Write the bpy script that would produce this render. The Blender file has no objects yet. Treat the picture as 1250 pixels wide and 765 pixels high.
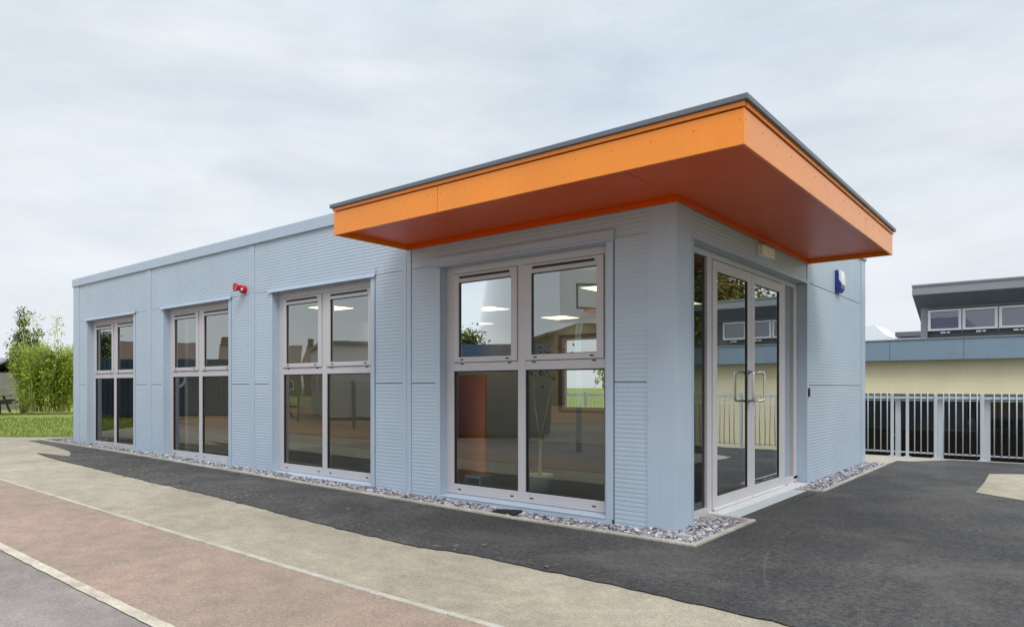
import bpy, bmesh, math, random
from mathutils import Vector, Matrix
R = math.radians
random.seed(7)
scene = bpy.context.scene
COL = scene.collection

# ------------------------------------------------------------------ helpers
class MB:
    """collects shapes and links them as ONE mesh object"""
    def __init__(s): s.v = []; s.f = []; s.m = []; s.sm = []
    def face(s, pts, mi=0, smooth=False):
        b = len(s.v); s.v += [tuple(p) for p in pts]
        s.f.append(tuple(range(b, b + len(pts)))); s.m.append(mi); s.sm.append(smooth)
    def box(s, x0, x1, y0, y1, z0, z1, mi=0):
        b = len(s.v)
        s.v += [(x0,y0,z0),(x1,y0,z0),(x1,y1,z0),(x0,y1,z0),(x0,y0,z1),(x1,y0,z1),(x1,y1,z1),(x0,y1,z1)]
        for q in ((0,3,2,1),(4,5,6,7),(0,1,5,4),(1,2,6,5),(2,3,7,6),(3,0,4,7)):
            s.f.append(tuple(b+i for i in q)); s.m.append(mi); s.sm.append(False)
    def prism(s, poly, axis, a0, a1, mi=0):
        """poly: list of 2D points extruded along axis ('x': pts are (y,z); 'y': (x,z); 'z': (x,y))"""
        def mk(p, a):
            return {'x': (a, p[0], p[1]), 'y': (p[0], a, p[1]), 'z': (p[0], p[1], a)}[axis]
        n = len(poly); b = len(s.v)
        s.v += [mk(p, a0) for p in poly] + [mk(p, a1) for p in poly]
        s.f.append(tuple(b+i for i in range(n))); s.f.append(tuple(b+n+i for i in reversed(range(n))))
        for i in range(n):
            j = (i+1) % n; s.f.append((b+i, b+n+i, b+n+j, b+j))
        s.m += [mi]*(n+2); s.sm += [False]*(n+2)
    def tube(s, pts, rad, n=8, mi=0, cap=True):
        pts = [Vector(p) for p in pts]
        rs = rad if isinstance(rad, (list, tuple)) else [rad]*len(pts)
        b = len(s.v); prev = None
        for i, p in enumerate(pts):
            d = (pts[min(i+1, len(pts)-1)] - pts[max(i-1, 0)]).normalized()
            if prev is None:
                u = d.orthogonal().normalized()
            else:
                u = (prev - d*prev.dot(d)).normalized()
            prev = u; w = d.cross(u)
            for k in range(n):
                a = 2*math.pi*k/n
                s.v.append(tuple(p + (u*math.cos(a) + w*math.sin(a))*rs[i]))
        for i in range(len(pts)-1):
            for k in range(n):
                k2 = (k+1) % n
                s.f.append((b+i*n+k, b+i*n+k2, b+(i+1)*n+k2, b+(i+1)*n+k)); s.m.append(mi); s.sm.append(True)
        if cap:
            s.f.append(tuple(b+k for k in reversed(range(n)))); s.m.append(mi); s.sm.append(False)
            e = b+(len(pts)-1)*n
            s.f.append(tuple(e+k for k in range(n))); s.m.append(mi); s.sm.append(False)
    def lathe(s, prof, origin, axis, n=20, mi=0):
        """prof: list of (r, t) along axis vector from origin"""
        o = Vector(origin); d = Vector(axis).normalized(); u = d.orthogonal().normalized(); w = d.cross(u)
        b = len(s.v)
        for r, t in prof:
            for k in range(n):
                a = 2*math.pi*k/n
                s.v.append(tuple(o + d*t + (u*math.cos(a)+w*math.sin(a))*r))
        for i in range(len(prof)-1):
            for k in range(n):
                k2 = (k+1) % n
                s.f.append((b+i*n+k, b+i*n+k2, b+(i+1)*n+k2, b+(i+1)*n+k)); s.m.append(mi); s.sm.append(True)
        s.f.append(tuple(b+k for k in reversed(range(n)))); s.m.append(mi); s.sm.append(False)
        e = b+(len(prof)-1)*n
        s.f.append(tuple(e+k for k in range(n))); s.m.append(mi); s.sm.append(False)
    def build(s, name, mats, parent=None, bevel=0, fix=True):
        me = bpy.data.meshes.new(name)
        me.from_pydata(s.v, [], s.f)
        if not isinstance(mats, (list, tuple)): mats = [mats]
        for m in mats: me.materials.append(m)
        me.polygons.foreach_set('material_index', s.m)
        me.polygons.foreach_set('use_smooth', s.sm)
        me.update()
        if fix:
            bm = bmesh.new(); bm.from_mesh(me)
            bmesh.ops.recalc_face_normals(bm, faces=bm.faces)
            bm.to_mesh(me); bm.free()
        o = bpy.data.objects.new(name, me); COL.objects.link(o)
        if parent is not None:
            o.parent = parent
            pl = parent.matrix_world if False else None
        if bevel:
            md = o.modifiers.new('bevel', 'BEVEL'); md.width = bevel; md.segments = 2
            md.limit_method = 'ANGLE'; md.angle_limit = R(40); md.harden_normals = False
        return o

def tag(o, label=None, cat=None, group=None, kind=None):
    if label: o['label'] = label
    if cat: o['category'] = cat
    if group: o['group'] = group
    if kind: o['kind'] = kind
    return o
def thing(name, label, cat, loc=(0,0,0), group=None):
    o = bpy.data.objects.new(name, None); COL.objects.link(o)
    o.location = loc; o.empty_display_size = .2
    return tag(o, label, cat, group)
def copy_tree(o, parent=None):
    c = o.copy(); COL.objects.link(c)
    if parent is not None: c.parent = parent
    for ch in o.children: copy_tree(ch, c)
    return c

# ------------------------------------------------------------------ materials
def mat(name):
    m = bpy.data.materials.new(name); m.use_nodes = True
    nt = m.node_tree; b = nt.nodes['Principled BSDF']
    return m, nt, b
def N(nt, t, **kw):
    n = nt.nodes.new(t)
    for k, v in kw.items():
        if k in n.inputs: n.inputs[k].default_value = v
        else: setattr(n, k, v)
    return n
def ramp(nt, src, stops):
    r = nt.nodes.new('ShaderNodeValToRGB')
    el = r.color_ramp.elements
    while len(el) < len(stops): el.new(.5)
    for e, (p, c) in zip(el, stops):
        e.position = p; e.color = (c[0], c[1], c[2], 1) if not isinstance(c, (int, float)) else (c, c, c, 1)
    nt.links.new(src, r.inputs[0]); return r
def coords(nt, scale=None):
    tc = nt.nodes.new('ShaderNodeTexCoord')
    if scale is None: return tc.outputs['Object']
    mp = nt.nodes.new('ShaderNodeMapping'); mp.inputs['Scale'].default_value = scale
    nt.links.new(tc.outputs['Object'], mp.inputs[0]); return mp.outputs[0]
def noise(nt, vec, scale, detail=4, rough=.55, dist=0):
    n = nt.nodes.new('ShaderNodeTexNoise'); n.inputs['Scale'].default_value = scale
    n.inputs['Detail'].default_value = detail; n.inputs['Roughness'].default_value = rough
    n.inputs['Distortion'].default_value = dist
    nt.links.new(vec, n.inputs['Vector']); return n.outputs['Fac']
def mix(nt, f, a, b, mode='MIX'):
    m = nt.nodes.new('ShaderNodeMix'); m.data_type = 'RGBA'; m.blend_type = mode
    for i, v in ((0, f), (6, a), (7, b)):
        if hasattr(v, 'node'): nt.links.new(v, m.inputs[i])
        else: m.inputs[i].default_value = v if isinstance(v, (int, float)) else (v[0], v[1], v[2], 1)
    return m.outputs[2]
def bump(nt, b, h, strength=.3, dist=.01):
    n = nt.nodes.new('ShaderNodeBump'); n.inputs['Strength'].default_value = strength
    n.inputs['Distance'].default_value = dist
    nt.links.new(h, n.inputs['Height']); nt.links.new(n.outputs[0], b.inputs['Normal'])
def paint(name, c, rough=.4, var=.06, metal=0, spec=.5, vs=1.3, streak=True, coat=0):
    """painted / coated sheet with slight uneven wear and dirt streaks"""
    m, nt, b = mat(name); co = coords(nt)
    f = noise(nt, co, vs, 5)
    c0 = [x*(1-var) for x in c]; c1 = [x*(1+var) for x in c]
    col = ramp(nt, f, [(.3, c0), (.7, c1)]).outputs[0]
    if streak:
        f2 = noise(nt, coords(nt, (6, 6, .5)), 3, 4)
        f2 = ramp(nt, f2, [(.5, 0), (.85, .22)]).outputs[0]
        col = mix(nt, f2, col, [x*.75 for x in c])
    nt.links.new(col, b.inputs['Base Color'])
    rr = ramp(nt, noise(nt, co, 7, 4), [(.2, rough*.85), (.8, rough*1.15)])
    nt.links.new(rr.outputs[0], b.inputs['Roughness'])
    b.inputs['Metallic'].default_value = metal
    b.inputs['Specular IOR Level'].default_value = spec
    b.inputs['Coat Weight'].default_value = coat
    b.inputs['Coat Roughness'].default_value = .2; b.inputs['Coat IOR'].default_value = 1.75
    bump(nt, b, noise(nt, co, 2.2, 2), .05, .02)
    return m
def plain(name, c, rough=.5, metal=0, var=.12, vs=9):
    m, nt, b = mat(name); f = noise(nt, coords(nt), vs, 4)
    nt.links.new(ramp(nt, f, [(.3, [x*(1-var) for x in c]), (.7, [x*(1+var) for x in c])]).outputs[0], b.inputs['Base Color'])
    b.inputs['Roughness'].default_value = rough; b.inputs['Metallic'].default_value = metal
    return m
def emit(name, c, s):
    m, nt, b = mat(name); b.inputs['Base Color'].default_value = (*c, 1)
    b.inputs['Emission Color'].default_value = (*c, 1); b.inputs['Emission Strength'].default_value = s
    return m
def glass(name, tint, refl=.34, wob=.015):
    """flat pane: fresnel mirror over a tinted clear pane; slightly wavy"""
    m, nt, b = mat(name); nt.nodes.remove(b); out = nt.nodes['Material Output']
    g = N(nt, 'ShaderNodeBsdfGlossy', Roughness=.0); g.inputs['Color'].default_value = (.93, .97, .96, 1)
    t = N(nt, 'ShaderNodeBsdfTransparent'); t.inputs['Color'].default_value = (*tint, 1)
    fr = N(nt, 'ShaderNodeFresnel', IOR=1.5); mx = N(nt, 'ShaderNodeMixShader')
    bp = N(nt, 'ShaderNodeBump', Strength=wob, Distance=.05)
    nt.links.new(noise(nt, coords(nt), 2.6, 1), bp.inputs['Height'])
    nt.links.new(bp.outputs[0], g.inputs['Normal']); nt.links.new(bp.outputs[0], fr.inputs['Normal'])
    ma = N(nt, 'ShaderNodeMath', operation='MULTIPLY_ADD'); ma.use_clamp = True; ma.inputs[1].default_value = 1-refl*.6; ma.inputs[2].default_value = refl
    nt.links.new(fr.outputs[0], ma.inputs[0]); nt.links.new(ma.outputs[0], mx.inputs[0]); nt.links.new(t.outputs[0], mx.inputs[1])
    nt.links.new(g.outputs[0], mx.inputs[2]); nt.links.new(mx.outputs[0], out.inputs[0])
    return m

M = {}
BLUE = (.418, .497, .588)
M['clad'] = paint('pale_blue_cladding', BLUE, .42, .035)
M['trim'] = paint('pale_blue_trim', (.412, .49, .588), .38, .035)
M['frame'] = paint('pale_grey_frame', (.515, .495, .515), .42, .03, streak=False)
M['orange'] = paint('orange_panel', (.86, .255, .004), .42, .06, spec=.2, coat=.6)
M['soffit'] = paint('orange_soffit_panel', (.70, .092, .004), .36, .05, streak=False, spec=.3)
M['flash'] = paint('dark_grey_flashing', (.12, .14, .175), .4, .05, streak=False)
M['black'] = plain('black_plastic', (.012, .012, .014), .5)
M['dark_gap'] = plain('dark_backing', (.05, .06, .075), .8)
M['steel'] = plain('brushed_steel', (.62, .61, .58), .28, 1, .06)
M['silver'] = paint('aluminium_threshold', (.62, .63, .62), .42, .06, streak=False)
M['bluesill'] = paint('blue_grey_sill', (.44, .49, .51), .4, .06, streak=False)
M['glass'] = glass('window_glass', (.90, .95, .93), .30, .010)
M['lowglass'] = glass('lower_window_glass', (.93, .97, .95), .12, .008)
M['doorglass'] = glass('door_glass', (.42, .50, .49), .56, .006)
M['darkglass'] = glass('dark_side_glass', (.20, .30, .30), .02, .004)
M['lining'] = plain('inner_wall_paint', (.5, .52, .53), .7, 0, .05, 1)
M['ceil'] = plain('ceiling_tiles', (.55, .56, .56), .8, 0, .04, 1)
M['carpet'] = plain('dark_carpet', (.07, .085, .105), .9, 0, .25, 40)
M['lamp'] = emit('lit_panel', (1, .81, .44), 3.0)
M['redplastic'] = plain('red_plastic', (.50, .006, .014), .25, 0, .05)
M['white'] = paint('white_plastic', (.78, .78, .76), .35, .03, streak=False)
M['diffuser'] = paint('cream_diffuser', (.82, .80, .70), .3, .03, streak=False)
M['bluebox'] = plain('dark_blue_plastic', (.012, .035, .22), .25, 0, .05)
M['galv'] = paint('galvanised_steel', (.53, .56, .60), .42, .06, metal=.1)
M['cream'] = paint('cream_render', (.82, .72, .48), .85, .05)
M['bluegrey'] = paint('blue_grey_fascia', (.20, .27, .345), .5, .06)
M['midgrey'] = paint('mid_grey_panel', (.25, .265, .29), .5, .05)
M['dkgrey'] = paint('dark_grey_panel', (.13, .14, .155), .5, .05)
M['whiteframe'] = paint('white_window_frame', (.78, .79, .80), .4, .03)
M['lead'] = paint('roof_membrane', (.20, .215, .235), .6, .08)
M['wood'] = plain('weathered_wood', (.23, .13, .065), .75, 0, .25, 5)
M['brick'] = plain('brown_brick', (.16, .10, .075), .85, 0, .2, 4)
M['tile'] = plain('brown_roof_tile', (.13, .085, .065), .8, 0, .2, 3)
M['bluepaint'] = paint('blue_container_paint', (.025, .05, .105), .5, .08)
M['mesh'] = plain('green_grey_wire', (.10, .14, .14), .5)
M['orangeboard'] = paint('orange_board', (.86, .27, .08), .5, .04, streak=False)
M['bark'] = plain('grey_brown_bark', (.12, .09, .065), .9, 0, .3, 8)
M['palebark'] = plain('pale_stem', (.70, .61, .36), .7, 0, .2, 12)
M['backwall'] = plain('pale_display_board', (.10, .13, .19), .7, 0, .2, 2)

def grain_ground(name, base, dark, light, grain=210, patch=.7, bumps=.35, contrast=1.0, speck=None, extra=None, rough=.9, mid=(.80, 1.18), midscale=38):
    """worn mineral surface: big stains, medium mottling, aggregate grain"""
    m, nt, b = mat(name); co = coords(nt)
    f1 = noise(nt, co, patch, 6, .62, .4)
    f2 = noise(nt, co, 5.5, 5, .6)
    f3 = noise(nt, co, grain, 2, .6)
    col = ramp(nt, f1, [(.28, dark), (.5, base), (.74, light)]).outputs[0]
    g2 = ramp(nt, f2, [(.3, [.80*1]*3), (.7, [1.16]*3)]).outputs[0]
    col = mix(nt, .8*contrast, col, g2, 'MULTIPLY')
    g3 = ramp(nt, f3, [(.28, [.50]*3), (.5, [1.0]*3), (.72, [1.5]*3)]).outputs[0]
    col = mix(nt, .75*contrast, col, g3, 'MULTIPLY')
    # long drag stains along the yard
    f4 = ramp(nt, noise(nt, coords(nt, (.35, 2.2, 1)), 1.6, 5, .65, .6), [(.5, 0), (.8, .22)]).outputs[0]
    col = mix(nt, f4, col, dark)
    f6 = ramp(nt, noise(nt, co, midscale, 4, .8), [(.3, [mid[0]]*3), (.7, [mid[1]]*3)]).outputs[0]
    col = mix(nt, 1.0*contrast, col, f6, 'MULTIPLY')
    if speck:
        f5 = ramp(nt, noise(nt, co, 95, 1, .4), [(.70, 0), (.74, .8)]).outputs[0]
        col = mix(nt, f5, col, speck)
    if extra: col = extra(nt, co, col)
    nt.links.new(col, b.inputs['Base Color']); b.inputs['Roughness'].default_value = rough
    b.inputs['Specular IOR Level'].default_value = .25
    bump(nt, b, f3, bumps, .006)
    return m
def chalk(nt, co, col):
    """faded blue spray marks on the pale tarmac"""
    for (px, py, rx, ry) in ((-5.75, -2.2, .16, .05), (-4.95, -2.12, .14, .045), (-2.45, -2.3, .16, .06), (-2.05, -2.25, .12, .05)):
        mp = N(nt, 'ShaderNodeMapping', vector_type='TEXTURE'); mp.inputs['Location'].default_value = (px, py, 0)
        mp.inputs['Scale'].default_value = (rx, ry, 50); nt.links.new(co, mp.inputs[0])
        ln = N(nt, 'ShaderNodeVectorMath', operation='LENGTH'); nt.links.new(mp.outputs[0], ln.inputs[0])
        ad = N(nt, 'ShaderNodeMath', operation='ADD'); nt.links.new(ln.outputs['Value'], ad.inputs[0])
        nt.links.new(noise(nt, co, 14, 4), ad.inputs[1])
        f = ramp(nt, ad.outputs[0], [(.75, .55 if px < -4 else .28), (1.0, 0)]).outputs[0]
        col = mix(nt, f, col, (.34, .43, .58))
    return col
def scuffs(nt, co, col):
    """pale tyre scuffs and dust on the new asphalt"""
    f = noise(nt, co, .75, 6, .7, 1.2)
    f = ramp(nt, f, [(.50, 0), (.72, .55)]).outputs[0]
    col = mix(nt, f, col, (.125, .117, .105))
    # curved scuff: a ring segment
    for (cx_, cy_, rr, w) in ((5.784, .816, 5.018, .011),):
        mp = N(nt, 'ShaderNodeMapping', vector_type='TEXTURE'); mp.inputs['Location'].default_value = (cx_, cy_, 0)
        mp.inputs['Scale'].default_value = (1, 1, 100); nt.links.new(co, mp.inputs[0])
        ln = N(nt, 'ShaderNodeVectorMath', operation='LENGTH'); nt.links.new(mp.outputs[0], ln.inputs[0])
        sb = N(nt, 'ShaderNodeMath', operation='SUBTRACT'); nt.links.new(ln.outputs['Value'], sb.inputs[0]); sb.inputs[1].default_value = rr
        ab = N(nt, 'ShaderNodeMath', operation='ABSOLUTE'); nt.links.new(sb.outputs[0], ab.inputs[0])
        f = ramp(nt, ab.outputs[0], [(0, .30), (w, 0)]).outputs[0]
        f = mix(nt, 1.0, f, ramp(nt, noise(nt, co, 1.3, 4), [(.46, .0), (.60, 1)]).outputs[0], 'MULTIPLY')
        col = mix(nt, f, col, (.16, .15, .14))
    return col
M['asphalt'] = grain_ground('new_asphalt', (.049, .047, .0465), (.029, .0285, .0295), (.078, .073, .067), 90, .9, .7, 1.0, (.20, .195, .185), scuffs, .82, (.30, 1.95), 24)
M['paletarmac'] = grain_ground('old_pale_tarmac', (.325, .283, .215), (.245, .215, .168), (.385, .343, .272), 150, .55, .45, .95, (.13, .12, .1), chalk)
M['terracotta'] = grain_ground('faded_reddish_tarmac', (.288, .213, .168), (.244, .194, .15), (.34, .23, .186), 150, .6, .45, .95, (.12, .09, .08))
M['lilac'] = grain_ground('faded_lilac_tarmac', (.226, .196, .182), (.175, .153, .142), (.275, .241, .224), 150, .6, .45, .95, (.12, .11, .11))
M['concrete'] = grain_ground('pale_concrete', (.37, .335, .27), (.29, .265, .21), (.44, .40, .335), 140, .9, .35, .7)
M['kerb'] = grain_ground('kerb_concrete', (.40, .37, .315), (.31, .28, .235), (.48, .45, .40), 160, 2.5, .35, .7, (.2, .18, .15))
M['creamline'] = grain_ground('worn_cream_line_paint', (.46, .41, .325), (.30, .265, .21), (.54, .49, .40), 120, 3.5, .35, .9)
M['yard'] = grain_ground('lower_yard', (.10, .10, .095), (.07, .07, .065), (.14, .135, .125), 90, .8, .3, .8)
M['playbrown'] = grain_ground('reddish_brown_play_surface', (.27, .15, .085), (.2, .11, .065), (.33, .19, .11), 100, .5, .3, .8)

def grass_mat(name, a, b_):
    m, nt, b = mat(name); co = coords(nt)
    f = noise(nt, co, .55, 6, .65); f2 = noise(nt, co, 26, 4, .7)
    col = ramp(nt, f, [(.3, a), (.7, b_)]).outputs[0]
    col = mix(nt, .8, col, ramp(nt, f2, [(.25, [.55]*3), (.75, [1.5]*3)]).outputs[0], 'MULTIPLY')
    nt.links.new(col, b.inputs['Base Color']); b.inputs['Roughness'].default_value = .85
    b.inputs['Specular IOR Level'].default_value = .15
    bump(nt, b, f2, .8, .03); return m
M['lawn'] = grass_mat('lawn_turf', (.15, .20, .035), (.22, .25, .06))
def leaf(name, c0, c1, tr=.35):
    m, nt, b = mat(name)
    g = nt.nodes.new('ShaderNodeNewGeometry')
    col = ramp(nt, g.outputs['Random Per Island'], [(0, c0), (.75, c1), (1, [min(1, x*1.35) for x in c1])])
    nt.links.new(col.outputs[0], b.inputs['Base Color']); b.inputs['Roughness'].default_value = .55
    b.inputs['Specular IOR Level'].default_value = .3
    t = N(nt, 'ShaderNodeBsdfTranslucent'); nt.links.new(col.outputs[0], t.inputs[0])
    mx = N(nt, 'ShaderNodeMixShader'); mx.inputs[0].default_value = tr
    nt.links.new(b.outputs[0], mx.inputs[1]); nt.links.new(t.outputs[0], mx.inputs[2])
    nt.links.new(mx.outputs[0], nt.nodes['Material Output'].inputs[0]); return m
M['bamboo'] = leaf('bamboo_leaf', (.17, .25, .025), (.40, .47, .075))
M['darkleaf'] = leaf('dark_leaf', (.045, .075, .02), (.10, .14, .045))
M['treeleaf'] = leaf('tree_leaf', (.05, .075, .015), (.13, .15, .03))
M['autumn'] = leaf('autumn_leaf', (.13, .12, .025), (.26, .20, .05))
M['blade'] = leaf('grass_blade', (.10, .15, .02), (.22, .27, .055))
M['straw'] = leaf('straw', (.13, .10, .05), (.23, .19, .11), .1)
def slate_mat():
    m, nt, b = mat('slate_chip'); g = nt.nodes.new('ShaderNodeNewGeometry')
    col = ramp(nt, g.outputs['Random Per Island'], [(0, (.07, .065, .075)), (.3, (.17, .16, .18)), (.6, (.34, .32, .35)), (1, (.56, .54, .56))])
    c = mix(nt, .5, col.outputs[0], ramp(nt, noise(nt, coords(nt), 60, 4), [(.3, [.6]*3), (.7, [1.35]*3)]).outputs[0], 'MULTIPLY')
    nt.links.new(c, b.inputs['Base Color']); b.inputs['Roughness'].default_value = .6
    return m
M['slate'] = slate_mat()

# ------------------------------------------------------------------ terrain
def gz(x):
    t = max(0., -1.5 - x)
    return .0125*min(t, 8.5) + .008*min(max(0., t-8.5), 6.5)
def frange(a, b, st):
    n = max(1, int(round((b-a)/st))); return [a + (b-a)*i/n for i in range(n+1)]

def lerp_pts(pts, x):
    if x <= pts[0][0]: return pts[0][1]
    for (x0, y0), (x1, y1) in zip(pts, pts[1:]):
        if x <= x1: return y0 + (y1-y0)*(x-x0)/(x1-x0)
    return pts[-1][1]
def sheet(name, m, xs, ylo, yhi, dz, ny=1):
    """ground sheet following the terrain between two edge curves"""
    mb = MB(); verts = []; faces = []
    for x in xs:
        a, b = ylo(x), yhi(x)
        for j in range(ny+1):
            verts.append((x, a+(b-a)*j/ny, gz(x)+dz))
    for i in range(len(xs)-1):
        for j in range(ny):
            p = i*(ny+1)+j; faces.append((p, p+ny+1, p+ny+2, p+1))
    mb.v = verts; mb.f = faces; mb.m = [0]*len(faces); mb.sm = [True]*len(faces)
    return tag(mb.build(name, m), kind='structure')

# base terrain: one sheet to the horizon, with a lower yard behind the railings
def terrain():
    xs = sorted(set([-700, -420, -250, -150, -90, -60, -45, -36] + frange(-30, -2, 1.0) + [-1.5, 0, 4, 8.0] + [12, 16, 20, 25, 40, 80, 160, 300, 600]))
    ys = sorted(set([-700, -400, -200, -100, -60, -40, -30, -20, -14, -8, -5, -3, 0, 2, 4, 6, 8.62, 8.68, 11, 14, 20, 30, 50, 90, 160, 300, 700]))
    def h(x, y):
        z = gz(x) - .06
        if y > 8.65 and x > -6: z = -1.0
        if x < -28: z += .25*math.sin(x*.05)*math.cos(y*.04)*min(1, (-x-28)/40)
        return z
    mb = MB(); mb.v = [(x, y, h(x, y)) for x in xs for y in ys]; n = len(ys)
    for i in range(len(xs)-1):
        for j in range(n-1):
            mb.f.append((i*n+j, (i+1)*n+j, (i+1)*n+j+1, i*n+j+1))
            low = ys[j] >= 8.6 and xs[i] >= -6.6 and ys[j] < 30 and xs[i] < 30
            mb.m.append(1 if low else 0); mb.sm.append(False)
    return tag(mb.build('ground', [M['lawn'], M['yard']]), kind='structure')
terrain()
def XL(y): return -14.98 + 1.03*(y + .04)          # line where the hard surfaces end at the lawn
def slanted(name, m, y0, y1, xr, dz, step=.35, ny=2, jit=0):
    """hard surface strip whose left end follows the lawn edge"""
    mb = MB(); rows = []
    for j in range(ny+1):
        y = y0+(y1-y0)*j/ny; xl = XL(y) + (random.uniform(-jit, jit))
        n = int((xr+30)/step)
        rows.append([(xl+(xr-xl)*i/n, y, gz(xl+(xr-xl)*i/n)+dz) for i in range(n+1)])
    n1 = len(rows[0])
    mb.v = [p for r in rows for p in r]
    for j in range(ny):
        for i in range(n1-1):
            mb.f.append((j*n1+i, j*n1+i+1, (j+1)*n1+i+1, (j+1)*n1+i)); mb.m.append(0); mb.sm.append(True)
    return tag(mb.build(name, m), kind='structure')
slanted('pale_tarmac_path', M['paletarmac'], -2.80, -.44, 9, -.008, ny=12, jit=.05)
mb = MB(); mb.face([(XL(-.44), -.44, gz(-15.4)-.008), (-14.28, -.44, gz(-14.28)-.008), (-14.28, .62, gz(-14.28)-.008), (XL(.55)-.1, .55, gz(-14.4)-.008)]); tag(mb.build('pale_tarmac_corner', M['paletarmac']), kind='structure')
slanted('reddish_tarmac_strip', M['terracotta'], -3.895, -2.80, 9, -.004, ny=6, jit=.05)
slanted('lilac_tarmac', M['lilac'], -13.0, -3.895, 12, -.006, ny=20, jit=.08)
def wob(x, a, s): return a*(.5*math.sin(x*6.3*s)+.6*math.sin(x*17.1*s+1)+.5*math.sin(x*31*s+2)+.4*math.sin(x*63*s)+random.uniform(-.5, .5))/2
sheet('brown_play_area', M['playbrown'], frange(-31, -9.6, .5), lambda x: -14.0, lambda x: lerp_pts([(-31, -9.4), (-20, -4.9), (-18, -4.0), (-9, -4.0)], x), .006, 8)
slanted('brown_play_surface', M['playbrown'], -26.0, -13.0, 12, -.010, ny=8)
# worn cream painted line
sheet('cream_painted_line', M['creamline'], frange(-19, 6, .08), lambda x: -3.935+wob(x, .006, 1.1), lambda x: -3.862+wob(x+9, .006, 1.3), .001)
# new asphalt in front of the building and round its corner
EB = [(-14.2, -.66), (-12.3, -.78), (-11.2, -.92), (-10.2, -1.25), (-9.6, -1.56), (-8.4, -1.59), (-6.4, -1.645), (-5.2, -1.65), (-4.0, -1.70), (-2.8, -1.775),
      (-1.4, -1.81), (-.9, -1.735), (-.3, -1.745), (.7, -1.765), (1.2, -1.81), (1.6, -1.835), (2.6, -1.90), (9, -2.0)]
sheet('asphalt_path', M['asphalt'], frange(-14.2, .30, .06), lambda x: lerp_pts(EB, x)+wob(x, .022, 1), lambda x: -.44, 0.0, 3)
sheet('asphalt_forecourt', M['asphalt'], frange(.30, 9, .08), lambda x: lerp_pts(EB, x)+wob(x, .022, 1) , lambda x: -.44 if x < .37 else 7.75 if x < .6 else (7.75+.72*min(1, (x-.6)/.5) if x < 1.1 else 8.47), 0.0, 12)
sheet('asphalt_by_doors', M['asphalt'], [-.1, .12, .32], lambda x: .95, lambda x: 3.17, -.0006, 2)
pr = MB(); pr.face([(-11.25, -1.42, gz(-11.25)+.003), (-10.6, -1.50, gz(-10.6)+.003), (-9.55, -1.57, gz(-9.55)+.003), (-9.5, -1.2, gz(-9.5)+.003), (-10.1, -1.22, gz(-10.1)+.003)])
tag(pr.build('asphalt_tongue', M['asphalt']), kind='structure')
sheet('concrete_apron', M['concrete'], frange(-8, 10, .3), lambda x: 7.2, lambda x: 8.66, -.004, 2)
pc = MB(); pc.face([(x, y, .005) for x, y in ((1.80, 4.27), (2.0, 4.1), (2.30, 3.88), (3.2, 3.6), (4.6, 3.5), (4.6, 6.9), (2.2, 6.75), (1.95, 6.62), (1.77, 6.48), (1.80, 5.4))])
tag(pc.build('pale_tarmac_patch', M['paletarmac']), kind='structure')
# retaining wall down to the lower yard
rw = MB(); rw.box(-6.2, 12, 8.665, 8.72, -1.02, -.03); tag(rw.build('retaining_edge', M['concrete']), kind='structure')

# ------------------------------------------------------------------ kerbs (individual stones)
def stone(name, x0, x1, y0, y1, top, label, cat, group, h=.15, along='x'):
    mb = MB()
    za, zb = (gz(x0), gz(x1))
    g = .004
    if along == 'x': x0 += g; x1 -= g
    else: y0 += g; y1 -= g
    b = [(x0, y0, za-h), (x1, y0, zb-h), (x1, y1, zb-h), (x0, y1, za-h), (x0, y0, za+top), (x1, y0, zb+top), (x1, y1, zb+top), (x0, y1, za+top)]
    mb.v = b; mb.f = [(0,3,2,1),(4,5,6,7),(0,1,5,4),(1,2,6,5),(2,3,7,6),(3,0,4,7)]; mb.m = [0]*6; mb.sm = [False]*6
    return tag(mb.build(name, M['kerb'], bevel=.006), label, cat, group)
x = -17.4
while x < 3:
    dy = random.uniform(-.004, .004)
    stone('edging_stone', x, x+.915, -2.832+dy, -2.786+dy, .004+random.uniform(0, .003), 'narrow concrete edging stone in the long flush row between the pale and reddish tarmac', 'edging stone', 'flush edging stones across the yard')
    x += .915
x = -14.3
while x < .30:
    x1 = min(x+.915, .385)
    if .385-x1 < .3: x1 = .385
    dy = random.uniform(-.005, .005)
    stone('gravel_kerb', x, x1, -.462+dy, -.412+dy, .018+random.uniform(0, .005), 'pale concrete kerb stone edging the slate chippings along the window side of the blue building', 'kerb stone', 'kerb stones along the slate bed under the windows')
    x = x1
G2 = 'kerb stones of the slate beds on the door side'
for (a, b) in ((-.41, .25), (.25, .885)): stone('gravel_kerb', .338, .385, a, b, .02, 'pale kerb stone at the front corner of the slate bed, %s' % ('nearest the camera' if a < 0 else 'ending by the door threshold'), 'kerb stone', G2, along='y')
stone('gravel_kerb', .02, .337, .84, .885, .02, 'short dark edged kerb stone closing the slate bed beside the door threshold', 'kerb stone', G2)
for i, a in enumerate(frange(3.18, 7.2, .8)[:-1]): stone('gravel_kerb', .338, .385, a, a+.8, .02, 'pale concrete kerb stone along the slate bed right of the doors', 'kerb stone', 'kerb stones right of the doors', along='y')
stone('gravel_kerb', .05, .337, 3.18, 3.225, .02, 'short kerb stone closing the far slate bed next to the door threshold', 'kerb stone', G2)
stone('gravel_kerb', -14.3, -14.255, -.41, 6.5, .02, 'long kerb at the far left end of the slate chippings by the lawn', 'kerb stone', G2, along='y')

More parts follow.
